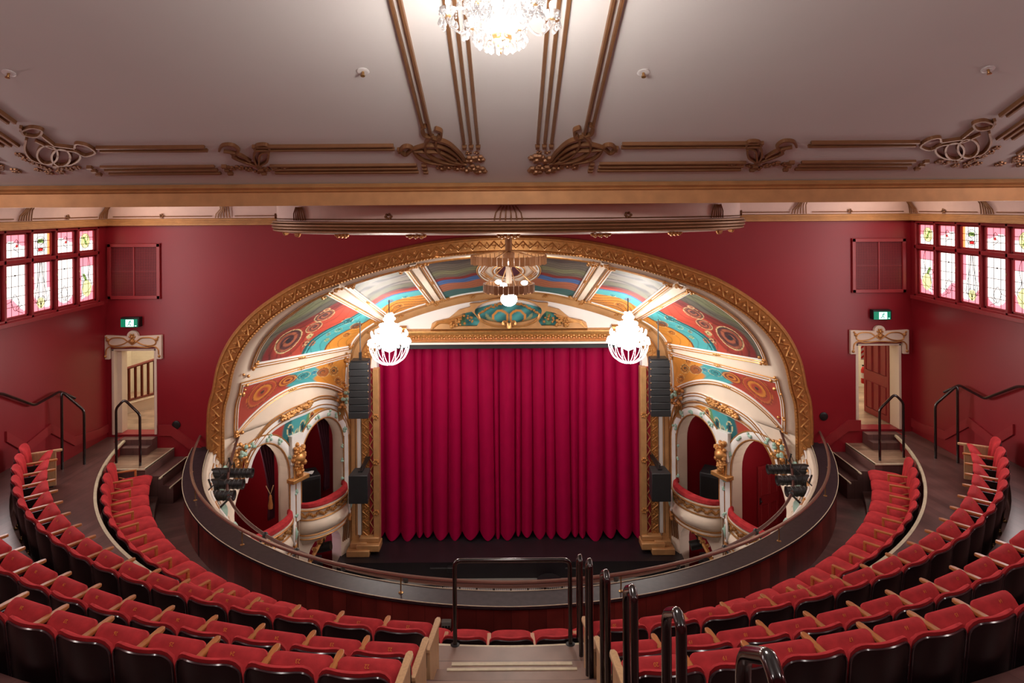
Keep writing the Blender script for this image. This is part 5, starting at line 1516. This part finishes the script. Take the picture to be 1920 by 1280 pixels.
def place(proto, r, a, h, label, group, number=None, endpanel=0):
    global EPm
    x, y, z = pol(r, a, h)
    if not inframe(x, y, z+.7): return None
    key = proto.name
    if key in used:
        root = proto.copy(); COL.objects.link(root)
        seatpart = None
        for ch in KIDS[key]:
            src = bpy.data.objects[ch]
            c = src.copy(); COL.objects.link(c); c.parent = root
            if src.name.startswith('seat'): seatpart = c
            for g in KIDS.get(ch, []):
                d = bpy.data.objects[g].copy(); COL.objects.link(d); d.parent = c
    else:
        used.add(key); root = proto; seatpart = [bpy.data.objects[c] for c in KIDS[key] if c.startswith('seat')][0]
    root.location = (x, y, z); root.rotation_euler = (0, 0, a); root['label'] = label; root['group'] = group
    if number:
        o = bpy.data.objects.new('seat_number', num_mesh(number)); COL.objects.link(o); o.parent = seatpart
        an = math.radians(54); s = .335
        # read upside down from behind, lying on the folded cushion
        d = Vector((0, math.cos(an), math.sin(an))); nn = Vector((0, -math.sin(an), math.cos(an)))
        p = Vector((0, .05, .33))+d*s+nn*(.07+.0245)
        R = Matrix((Vector((-1,0,0)), -d, nn)).transposed().to_4x4()
        o.matrix_local = Matrix.Translation(p) @ R
    if endpanel:
        if EPm is None:
            e = end_panel_bm().build('end_panel', 'palewood', None, local=True, bevel=.005); e.parent = root; EPm = e; e.scale = (endpanel,1,1)
        else: e = EPm.copy(); COL.objects.link(e); e.parent = root; e.scale = (endpanel,1,1)
    return root
KIDS = {}
for c in bpy.data.objects:
    if c.parent is not None: KIDS.setdefault(c.parent.name, []).append(c.name)
PITCH = .505
rows = [('rearmost row', RAA, HA_, 1.12), ('second row from the back', RBB, HB_, 1.10), ('third row from the back', RCC, HC_, 1.12)]
for nm, r, h, amax in rows:
    for sg, side in ((-1,'left'),(1,'right')):
        k = 0; last = None
        while True:
            a = sg*(.76/r+PITCH*(k+.5)/r)
            if abs(a) > amax: break
            num = (22+k) if sg < 0 else (20-k)
            isend = abs(a)+PITCH/r > amax
            lab = 'folded red velvet seat, %s %s of the aisle, %s' % (ORDN[k], side, nm)
            place(UP, r, a, h, lab, 'folded seats of the %s' % nm, number=num if (num > 0 and k < 22) else None,
                  endpanel=(1 if sg < 0 else -1) if k == 0 else ((1 if sg > 0 else -1) if isend else 0))
            k += 1
# front row: one seat on the axis, the others to either side
k = 0
place(DN, RD, 0, HD, 'front row red seat straight below the central steps', 'front row seats')
for sg, side in ((-1,'left'),(1,'right')):
    k = 1
    while True:
        a = sg*PITCH*k/RD
        if abs(a) > 1.215: break
        isend = abs(a)+PITCH/RD > 1.215
        place(DN, RD, a, HD, 'front row red seat with cushion down, %s %s of the centre one' % (ORDN[k-1], side), 'front row seats',
              endpanel=0)
        k += 1
# stalls seats glimpsed below
mbk = [(-2.05+i*.52) for i in range(9)]
for i, x in enumerate(mbk):
    if x < -1.3 or x > 1.7: continue
    t = thing('stalls_seat', 'red stalls seat top glimpsed over the balustrade, %s from the left' % ORDN[i-2], 'seat', (x,15.1,ZB), 'stalls seats')
    mb = MB(); mb.box(x-.24,x+.24,15.05,15.13,ZB+.35,H-8.8); mb.v = [(a,b-.03*math.cos((a-x)*6),c) for a,b,c in mb.v]; mb.build('backrest', 'velvet', t, bevel=.03)
    mb = MB(); mb.box(x-.03+.26,x+.03+.26,15.1,15.5,ZB+.0,ZB+.6); mb.build('armrest', 'oak', t)
# ---- balustrade: boarded parapet, dark cap, brass rail
t = thing('balcony_parapet', 'curved mahogany boarded parapet with dark varnished top', 'parapet', (0, CC-RPAN, H-HWK))
AM = 1.40
HCAP = 5.0
def capz(a): 
    q = max(0, (abs(a)-1.0)/.4); return HCAP-.15*q*q
def capr(a):
    q = max(0, 1-abs(a)/.6); return 6.62+.06*q
def ringmesh(prof, a0, a1, n=110, rr=capr):
    mb = MB(); vs = []; k = len(prof)
    for i in range(n+1):
        a = a0+(a1-a0)*i/n
        for e, dh in prof: vs.append(pol(rr(a)+e, a, (capz(a) if dh < .5 else HWK-dh+1)+ (dh if dh < .5 else 0)) )
    mb.add(vs, [(i*k+j,(i+1)*k+j,(i+1)*k+(j+1)%k,i*k+(j+1)%k) for i in range(n) for j in range(k)]+[tuple(range(k)), tuple(range(n*k,n*k+k))[::-1]]); return mb
mb = ringmesh([(.02,.04),(.02,1.0),(-.18,1.0),(-.18,.04)], -AM, AM)
mb.build('boarded_face', 'panel', t, smooth=False, uv=lambda x,y,z: (math.atan2(x,CC-y)*6.65, z))
mb = ringmesh([(.05,0),(.055,.03),(.03,.055),(-.28,.055),(-.3,.03),(-.29,0)], -AM, AM); mb.build('dark_top', 'cap', t, smooth=False, bevel=0, uv=None)
for e in (.048, -.29):
    mb = MB(); mb.tube([pol(capr(a)+e, a, capz(a)-.002) for a in [-AM+2*AM*i/110 for i in range(111)]], .006, 5); mb.build('worn_edge', 'nosing', t)
for a in (-1.11,-.86,1.05):
    mb = MB(); mb.add([pol(capr(a)+.024,a-.003,5.08),pol(capr(a)+.024,a+.003,5.08),pol(capr(a)+.024,a+.003,HWK),pol(capr(a)+.024,a-.003,HWK)],[(0,1,2,3)]); mb.build('board_joint', 'black', t)
t = thing('balcony_handrail', 'slim bronze tube handrail along the top of the parapet', 'handrail', (0, CC-6.5, H-HCAP))
mb = MB(); mb.tube([pol(capr(a)-.10, a, capz(a)-.22+.0*a) for a in [-AM+.03+(2*AM-.06)*i/110 for i in range(111)]], .025, 8); mb.build('tube', 'railmetal', t)
for a in (-1.36,-1.18,-.98,-.66,-.22,.22,.66,.98,1.18,1.36):
    mb = MB(); p = Vector(pol(capr(a)-.10, a, capz(a)-.2)); q = Vector(pol(capr(a)-.10, a, capz(a)))
    mb.cyl(p, q, .009, 6); mb.blob(q, .035,.035,.012); mb.build('bracket', 'brass', t)
# ornate outer face of the balcony, seen across the horseshoe
t = thing('balcony_fascia', 'cream and gilt curved balcony front below the parapet', 'balcony front', (0, CC-6.2, H-6))
mb = ringmesh([(-.2,.06),(-.34,.16),(-.42,.3),(-.4,.45),(-.34,.49)], -AM, AM)
mb = MB(); prof = [(-.2,.055),(-.36,.06),(-.38,.1),(-.44,.16),(-.52,.32),(-.64,.55),(-.76,.78),(-.80,.9),(-.84,.93),(-.84,1.0),(-.6,1.1)]; n = 110; k = len(prof); vs = []
for i in range(n+1):
    a = -AM+2*AM*i/n
    for e, dh in prof: vs.append(pol(capr(a)+e, a, capz(a)+dh))
mb.add(vs, [(i*k+j,(i+1)*k+j,(i+1)*k+j+1,i*k+j+1) for i in range(n) for j in range(k-1)]); mb.build('plaster_face', 'cream', t)
def bf(a, dh, e=0):
    r = -.40-.47*min(1,max(0,dh-.1)); return pol(capr(a)+r-e-.01, a, capz(a)+dh)
i = 0
for a0 in [-1.32+.14*j for j in range(6)]+[1.32-.14*j for j in range(6)]:
    i += 1; mb = MB()
    for q in ([(-.05,.85),(-.06,.6),(-.03,.4),(-.05,.2),(0,.12),(.05,.2),(.03,.4),(.06,.6),(.05,.85)],): mb.tube([bf(a0+x, z) for x, z in cr(q, 5)], .022, 5)
    mb.build('white_scroll', 'white', t)
    mb = MB(); mb.tube([bf(a0+.045*math.cos(w), .5+.22*math.sin(w), .0) for w in [2*PI*j/14 for j in range(14)]], .014, 5, closed=True)
    for j in range(16): mb.blob(bf(a0+random.uniform(-.045,.045)+.07, random.uniform(.15,.8)), .035, n=6, m=4)
    mb.build('gilt_scroll', 'gold', t)
    mb = MB(); mb.blob(bf(a0, .5), .06, .16, .17, n=8, m=6); mb.build('mint_cartouche', 'mint', t)
for dh in (.16,.88):
    mb = MB(); mb.tube([bf(-AM+2*AM*j/110, dh) for j in range(111)], .016, 5); mb.build('gilt_band', 'gold', t)
# ---- curved lighting bar
t = thing('lighting_bar', 'dark bronze curved lighting bar slung outside the parapet', 'lighting bar', (0, CC-5.95, H-5.2))
def lb(a):
    q = max(0, (abs(a)-1.05)/.33); return pol(5.93-.12*q, a, 5.2-.42*q*q)
mb = MB(); mb.tube([lb(-1.40+2.8*i/110) for i in range(111)], .027, 8); mb.build('curved_pipe', 'bronzepipe', t)
for a in (-1.02,-.72,-.58,-.42,-.25,.25,.42,.58,.72,1.02):
    mb = MB(); p = Vector(lb(a)); q = Vector(pol(6.35, a, 5.55)); mb.cyl(p, q, .018, 6); mb.build('hanger_arm', 'black', t)
    mb = MB(); mb.blob(p, .05,.05,.05); mb.build('clamp', 'black', t)
# spotlights
for sg, nm in ((-1,'left'),(1,'right')):
    for k, (Y, h, lab) in enumerate(((12.95,5.17,'farthest'),(12.5,5.2,'middle'),(12.08,5.23,'nearest'))):
        P = at(412 if sg < 0 else 1493, 900, Y); xc = (-5.42 if sg < 0 else 5.42); z = H-h
        t = thing('spotlight', '%s of three black spotlights on the %s end of the lighting bar' % (lab, nm), 'stage light', (xc, Y, z), 'spotlights on the %s of the lighting bar' % nm)
        s = sg*-1; x0 = xc-s*.42; x1 = xc+s*.38
        mb = MB(); prof = [(0,.0),(.085,.0),(.1,.06),(.1,.34),(.085,.38),(.085,.76),(.095,.77),(.095,.8),(.07,.8),(.06,.78),(0,.78)]
        mb.lathe(prof, n=16); mb.v = [(x0+s*zz_, Y+xx, z+yy) for xx,yy,zz_ in mb.v]; mb.build('barrel', 'black', t)
        mb = MB(); mb.box(min(x0,x0+s*.34),max(x0,x0+s*.34),Y-.12,Y+.12,z-.12,z+.02)
        mb.build('lamp_house', 'speaker', t, bevel=.015)
        mb = MB(); xm = x0+s*.38; mb.tube([(xm,Y-.13,z),(xm,Y-.13,z+.15),(xm,Y+.13,z+.15),(xm,Y+.13,z)], .012, 5); mb.cyl((xm,Y,z+.15),(xm-s*.05,Y,z+.3),.015,6); mb.build('yoke', 'black', t)
        mb = MB()
        for q in (.44,.52,.6,.68): mb.lathe([(.086,q),(.094,q+.01),(.094,q+.03),(.086,q+.04)], n=16)
        mb.v = [(x0+s*zz_, Y+xx, z+yy) for xx,yy,zz_ in mb.v]; mb.build('cooling_ring', 'black', t)
    t = thing('cable_bundle', 'looping black cables between the %s spotlights and the balcony front' % nm, 'cables', (sg*5.7, 12.4, H-5.2))
    for k in range(7):
        Y = 11.9+k*.28; mb = MB(); x1 = math.sqrt(max(.1, 6.3**2-(CC-Y)**2))
        mb.tube(cr([(sg*5.75, Y, H-5.1),(sg*(5.75+x1)/2*1.0, Y+.05, H-5.45-.1*(k%3)),(sg*(x1-.12), Y-.05, H-5.2+.06*(k%2))],8), .007, 5); mb.blob((sg*(x1-.12), Y-.05, H-5.2),.05,.05,.04); mb.build('cable', 'black', t)
# ---- pipe rails
def pipe(name, label, pts, r=.024, feet=(), loc=None, cat='handrail'):
    t = thing(name, label, cat, loc or pts[0]); mb = MB()
    P = []
    for i, p in enumerate(pts):
        p = Vector(p)
        if 0 < i < len(pts)-1:
            a = (Vector(pts[i-1])-p); b = (Vector(pts[i+1])-p); d = min(.07, a.length*.3, b.length*.3)
            A = p+a.normalized()*d; B = p+b.normalized()*d
            for j in range(5): q = j/4; P.append(A*(1-q)**2+p*2*q*(1-q)+B*q*q)
        else: P.append(p)
    mb.tube(P, r, 10); mb.build('bent_pipe', 'gloss', t)
    for f in feet:
        mb = MB(); mb.lathe([(0,0),(.05,0),(.05,.006),(.028,.015),(.0,.015)], c=tuple(f), n=14); mb.build('foot_flange', 'black', t)
    return t
zl = H-HC_
pipe('safety_rail', 'wide black pipe rail across the foot of the central steps', [(-.60,7.06,zl),(-.60,7.06,zl+.9),(.63,7.06,zl+.9),(.63,7.06,zl)], feet=[(-.6,7.06,zl),(.63,7.06,zl)])
hoops = [(6.95, 3.66, 4.65, 'first, lowest'), (6.1, 3.25, 4.2, 'second'), (5.05, 2.78, 3.75, 'third'), (3.97, 2.28, 3.33, 'fourth'), (2.9, 1.77, 2.8, 'fifth'), (1.88, 1.27, 2.3, 'sixth, highest')]
for k, (Y, ht, hf, lab) in enumerate(hoops):
    X = .725; dY = .17 if k < 2 else .19
    pipe('aisle_hoop_rail', 'black pipe hoop beside the central steps, %s one' % lab, [(X,Y+dY,H-hf-.35),(X,Y+dY,H-ht-.13),(X,Y-.02,H-ht),(X,Y-.08,H-ht-.03),(X,Y-.08,H-hf-.35)])
for sg, nm in ((-1,'left'),(1,'right')):
    # hoop guarding the landing
    q0 = at(225 if sg < 0 else 1681, 745, 12.9); q1 = at(257 if sg<0 else 1646, 770, 12.75)
    xa = sg*7.42; xb = sg*7.12
    pipe('landing_hoop_rail', 'black pipe hoop standing by the %s doorway landing' % nm, [(sg*7.5,12.6,H-4.67-.15),(sg*7.5,12.6,H-3.78),(sg*7.35,12.62,H-3.62),(sg*7.08,12.66,H-3.92),(sg*7.08,12.66,H-4.95)])
    # rail along the side wall with a floor post
    a = at(108 if sg<0 else 1794, 735 if sg<0 else 717, 11.7); 
    pipe('wall_handrail', 'long black pipe handrail rising along the %s red wall' % nm, [(sg*(XC-.09),9.0,H-2.55),(sg*(XC-.09),10.67,H-2.95),(sg*(XC-.09),11.4,H-3.36),(sg*(XC-.11),12.02,H-3.29),(sg*(XC-.2),12.3,H-3.5)])
    pipe('wall_handrail_post', 'black pipe end hoop of the %s side handrail' % nm, [(sg*8.08,11.93,H-HC_),(sg*8.08,11.93,H-3.27),(sg*7.82,12.15,H-3.68),(sg*7.82,12.15,H-HC_)])
t = thing('wall_junction_box', 'grey triple socket box on the parapet boarding beside the rail post', 'socket box', pol(capr(0)+.03,-.13,5.2))
c = xz(837, 1168, CC-6.72); mb = MB(); mb.box(c[0]-.06,c[0]+.06,CC-6.76,CC-6.69,c[1]-.04,c[1]+.04); mb.build('box_body', 'grey', t, bevel=.008)
mb = MB()
for k in (-1,0,1): mb.box(c[0]+k*.036-.012,c[0]+k*.036+.012,CC-6.766,CC-6.758,c[1]-.03,c[1]-.008)
mb.build('socket', 'black', t)
# ================================================================== CHANDELIERS
def pendant(mb, p, s=1.0, beads=2):
    x, y, z = p
    for i in range(beads): mb.blob((x, y, z-.018*s*i), .008*s, n=6, m=4)
    z -= .018*s*beads
    mb.lathe([(0,0),(.006*s,-.006*s),(.016*s,-.034*s),(.013*s,-.046*s),(0,-.056*s)], c=(x,y,z), n=6)
# great crystal chandelier over the gallery
C0 = Vector((-.045, 4.55, H+1.16))   # bottom of the body
t = thing('crystal_chandelier', 'large sparkling crystal chandelier hanging from the sloping ceiling at the top', 'chandelier', tuple(C0))
mb = MB(); mb.lathe([(0,-.11),(.008,-.105),(.004,-.09),(.014,-.08),(.006,-.07),(.02,-.05),(.03,-.03),(.07,-.015),(.085,.01),(.08,.02),(0,.02)], c=tuple(C0), n=18); mb.build('bronze_boss', 'brass', t)
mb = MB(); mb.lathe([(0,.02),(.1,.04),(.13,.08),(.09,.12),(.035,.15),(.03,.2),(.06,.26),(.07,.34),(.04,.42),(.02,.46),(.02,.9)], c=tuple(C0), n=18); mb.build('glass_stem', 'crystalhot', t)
mb = MB()
for i in range(11): a = 2*PI*i/11; pendant(mb, (C0.x+.1*math.cos(a), C0.y+.1*math.sin(a), C0.z+.0), 1.3, 1)
for i in range(12): a = 2*PI*i/12+.1; pendant(mb, (C0.x+.16*math.cos(a), C0.y+.15*math.sin(a), C0.z+.05), 1.3, 2)
mb.build('crystal_fringe', 'crystal', t)
for i in range(12):
    a = 2*PI*i/12+.13; hi = (i % 2); R = .36 if not hi else .27; dz = .12 if not hi else .28
    ca, sa = math.cos(a), math.sin(a)
    arm = [(C0.x+ca*r, C0.y+sa*r, C0.z+z) for r, z in cr([(.05,.1+dz*.3),(.13,.17+dz*.3),(.2,.02+dz*.5),(.29*R/.36,-.03+dz*.55),(R,.05+dz*.6),(R,.07+dz)],6)] if 0 else None
    P = [(r, z) for r, z in cr([(.05,.12),(.14,.16+dz*.3),(.18*R/.36+.03,.02+dz*.4),(.28*R/.36,-.04+dz*.6),(R,.02+dz*.7),(R,.02+dz)], 6)]
    m1 = MB(); m1.tube([(C0.x+ca*r, C0.y+sa*r, C0.z+z) for r, z in P], .009, 6); ar = m1.build('glass_arm', 'crystal', t)
    c = (C0.x+ca*R, C0.y+sa*R, C0.z+.02+dz)
    m1 = MB(); m1.lathe([(.0,-.005),(.02,-.005),(.03,.0),(.02,.008),(0,.008)], c=c, n=10); m1.build('bronze_cup', 'brass', ar)
    m1 = MB(); m1.lathe([(.015,.008),(.04,.012),(.055,.035),(.058,.06),(.054,.06),(.05,.036),(.036,.018),(.0,.014)], c=c, n=12); m1.build('drip_bowl', 'crystal', ar)
    m1 = MB(); m1.cyl((c[0],c[1],c[2]+.01),(c[0],c[1],c[2]+.07),.01,8); m1.blob((c[0],c[1],c[2]+.1), .018,.018,.032, n=8,m=6); m1.build('candle_bulb', 'bulb', ar)
    m1 = MB()
    for k in range(6): b = 2*PI*k/6+a; pendant(m1, (c[0]+.054*math.cos(b), c[1]+.054*math.sin(b), c[2]+.035), 1.15, 2+(k % 2))
    m1.build('crystal_drop', 'crystal', ar)
    m1 = MB()
    for k in range(9):
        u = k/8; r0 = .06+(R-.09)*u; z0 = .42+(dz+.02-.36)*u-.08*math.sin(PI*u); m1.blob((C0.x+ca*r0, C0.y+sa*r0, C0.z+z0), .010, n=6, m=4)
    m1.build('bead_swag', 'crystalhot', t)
mb = MB(); mb.cyl((C0.x,C0.y,C0.z+.85),(C0.x,C0.y,H+ce(C0.y)),.01,6); mb.build('chain', 'brass', t)
# two crystal globes in front of the curtain
for sg, nm, (cx, cy), top in ((-1,'left',(730,643),(729,547)),(1,'right',(1178,640),(1177,543))):
    Y = 15.6; c = at(cx, cy, Y); c.x = sg*abs(c.x); k_ = Y/F
    t = thing('crystal_chandelier', 'blazing round crystal basket chandelier hanging at the %s of the curtain' % nm, 'chandelier', (c.x,c.y,c.z))
    m1 = MB()
    for i in range(18):
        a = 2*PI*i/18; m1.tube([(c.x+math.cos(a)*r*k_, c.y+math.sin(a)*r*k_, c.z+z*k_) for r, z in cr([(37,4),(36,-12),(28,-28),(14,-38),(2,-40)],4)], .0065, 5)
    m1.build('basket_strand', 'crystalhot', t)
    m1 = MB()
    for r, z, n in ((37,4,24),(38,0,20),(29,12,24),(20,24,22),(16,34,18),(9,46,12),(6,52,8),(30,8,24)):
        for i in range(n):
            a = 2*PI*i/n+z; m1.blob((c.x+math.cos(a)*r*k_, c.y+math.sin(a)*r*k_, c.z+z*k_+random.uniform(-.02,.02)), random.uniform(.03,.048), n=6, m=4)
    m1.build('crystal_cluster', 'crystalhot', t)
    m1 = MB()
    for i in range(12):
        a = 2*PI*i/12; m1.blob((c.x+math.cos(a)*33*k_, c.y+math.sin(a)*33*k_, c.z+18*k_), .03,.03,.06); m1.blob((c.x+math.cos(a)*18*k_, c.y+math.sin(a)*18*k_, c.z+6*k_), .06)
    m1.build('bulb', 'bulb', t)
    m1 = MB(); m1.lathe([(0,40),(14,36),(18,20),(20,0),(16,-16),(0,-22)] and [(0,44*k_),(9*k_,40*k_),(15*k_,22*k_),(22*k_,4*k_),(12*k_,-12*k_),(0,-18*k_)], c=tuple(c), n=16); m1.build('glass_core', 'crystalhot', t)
    tz = H-px(*top)[1]*Y
    m1 = MB(); m1.cyl((c.x,c.y,c.z+50*k_),(c.x,c.y,tz),.012,6); m1.blob((c.x,c.y,tz),.06,.06,.03); m1.build('chain', 'black', t)
    li = bpy.data.lights.new('chandelier_light', 'POINT'); li.energy = 200; li.shadow_soft_size = .5; li.color = (1,.93,.86)
    lo = bpy.data.objects.new('chandelier_light_'+nm, li); COL.objects.link(lo); lo.location = (c.x, c.y-.62, c.z-.05)
# art deco two tier lamp under the oval drum
Y = RC
t = thing('art_deco_lamp', 'bronze two tier round lamp on a central stem below the oval drum', 'ceiling lamp', (0, Y, H-1.2))
def tier_ring(x0, x1, y0, y1, n, m, nme):
    cx = 0; R = (x1-x0)/2*Y/F; za = H-(y0-CY)*Y/F; zb = H-(y1-CY)*Y/F
    mb = MB(); vs = []
    for i in range(n):
        a = 2*PI*i/n; b = 2*PI*(i+.86)/n
        for q in (a, b):
            for r in (R, R-.03): vs += [(r*math.cos(q), Y+r*math.sin(q), za), (r*math.cos(q), Y+r*math.sin(q), zb-.012*(i % 2))]
    fs = []
    for i in range(n):
        o = i*8; fs += [(o,o+1,o+5,o+4),(o+2,o+6,o+7,o+3),(o,o+4,o+6,o+2),(o+1,o+3,o+7,o+5),(o,o+2,o+3,o+1),(o+4,o+5,o+7,o+6)]
    mb.add(vs, fs); mb.build(nme, m, t, smooth=False)
    return R, za, zb
R1, za1, zb1 = tier_ring(882, 1025, 478, 493, 44, 'goldpaint', 'upper_fluted_ring')
R2, za2, zb2 = tier_ring(905, 1002, 531, 546, 32, 'bronze', 'lower_fluted_ring')
mb = MB(); mb.cyl((0,Y,H+.32),(0,Y,za1),.06,10); mb.cyl((0,Y,za1+.05),(0,Y,za1-.05),.1,12); mb.build('dark_stem', 'bronze', t)
mb = MB(); mb.cyl((0,Y,za1-.04),(0,Y,za2),.05,12); 
mb.build('cream_column', 'cream', t)
mb = MB()
for i in range(6): a = 2*PI*i/6+.2; mb.tube([(R1*math.cos(a),Y+R1*math.sin(a),za1+.0),(0,Y,za1+.08)],.012,5)
for i in range(4): a = 2*PI*i/4+.3; mb.tube([(R2*.9*math.cos(a),Y+R2*.9*math.sin(a),za2),(0,Y,za2+.38)],.009,5)
mb.build('stay_rod', 'goldpaint', t)
mb = MB()
for i in range(3): a = 2*PI*i/3+.2; mb.blob((R2*.62*math.cos(a),Y+R2*.62*math.sin(a),za2+.0),.06,.06,.04)
for i in range(8): a = 2*PI*i/8; mb.blob((R1*.6*math.cos(a),Y+R1*.6*math.sin(a),zb1+.03),.035,.035,.03)
mb.build('bulb', 'bulb', t)
mb = MB(); mb.blob((0,Y,zb2-.13),.14,.14,.12,n=16,m=10); mb.build('globe', 'bulb', t)
mb = MB(); mb.lathe([(0,.02),(R2-.03,.0),(R2-.03,.01),(0,.03)], c=(0,Y,zb2), n=24); mb.build('tray', 'bronze', t)
# lights of the room
def light(nm, kind, loc, e, size=.3, col=(1,.9,.8), rot=None, spot=None, sy=None):
    li = bpy.data.lights.new(nm, kind); li.energy = e; li.color = col
    if kind == 'AREA':
        li.size = size
        if sy: li.shape = 'RECTANGLE'; li.size_y = sy
    else: li.shadow_soft_size = size
    if spot: li.spot_size = spot; li.spot_blend = .6
    o = bpy.data.objects.new(nm, li); COL.objects.link(o); o.location = loc
    if rot: o.rotation_euler = rot
    return o
light('gallery_chandelier_light', 'POINT', (C0.x, C0.y, C0.z-.1), 230, .38, (1,.9,.82))
light('deco_lamp_light', 'POINT', (0, RC-.2, zb2-.3), 70, .18, (1,.9,.8))
# daylight behind the stained glass
for sg in (-1,1):
    light('window_daylight', 'AREA', (sg*(XC-.12), 11.0, H-1.1), 95, 4.6, (1,.9,.88), (0, sg*PI/2*1, 0) , sy=1.4)
# lamps hidden in the cove by each corner, lighting the cove and the walls below
for sg in (-1,1):
    light('cove_lamp', 'POINT', (sg*7.3, 12.6, H+.12), 16, .1, (1,.82,.66))
# house lights on the ceiling behind the camera
for x in (-7.6, 7.6):
    for y in (2.5, 6.5): light('wall_sconce_light', 'POINT', (x, y, H+.35), 62, .2, (1,.88,.82))
for x in (-3.5, 3.5): light('house_light', 'POINT', (x, .8, H+2.0), 140, .3, (1,.9,.86))
for sg in (-1,1):
    p = SP(.9, H-5.6, -.6, sg); light('box_lamp', 'POINT', tuple(p), 14, .1, (1,.85,.75))
    p = SP(2.8, H-5.5, -.6, sg); light('box_lamp', 'POINT', tuple(p), 4, .1, (1,.85,.75))
    p = SP(2.6, H-8.6, -.8, sg); light('side_stage_lamp', 'POINT', tuple(p), 8, .1, (1,.7,.9) if sg<0 else (1,.85,.8))
# stage wash on the curtain and downlights under the balcony
light('stage_wash', 'AREA', (0, 16.9, H-3.35), 40, 6, (1,.6,.85), (math.radians(-20),0,0), sy=.3)
light('stalls_light', 'AREA', (0, 13.5, H-1.0), 60, 3, (1,.9,.82))
w = bpy.data.worlds.new('World'); SC.world = w; w.use_nodes = True
w.node_tree.nodes['Background'].inputs[0].default_value = (.05,.04,.04,1); w.node_tree.nodes['Background'].inputs[1].default_value = .3
# ================================================================== CAMERA
cam = bpy.data.cameras.new('Camera'); co = bpy.data.objects.new('Camera', cam); COL.objects.link(co)
cam.sensor_width = 36; cam.lens = F/1920*36; cam.clip_end = 100; cam.clip_start = .05
cam.shift_x = -(CX-960)/1920; cam.shift_y = (CY-640)/1920
co.matrix_world = Matrix.Translation((0,0,H)) @ Matrix.Rotation(PI/2, 4, 'X') @ Matrix.Rotation(-math.atan(TR), 4, 'Z')
SC.camera = co
SC.view_settings.view_transform = 'Standard'; SC.view_settings.look = 'None'; SC.view_settings.exposure = 0; SC.view_settings.gamma = 1
SC.view_settings.use_curve_mapping = False
SC.cycles.use_denoising = True
try: SC.cycles.denoiser = 'OPENIMAGEDENOISE'
except Exception: pass
SC.cycles.use_adaptive_sampling = True; SC.cycles.adaptive_threshold = .02; SC.cycles.max_bounces = 6; SC.cycles.diffuse_bounces = 3; SC.cycles.sample_clamp_indirect = 4
if __name__ == '__main__' and False:
    pass
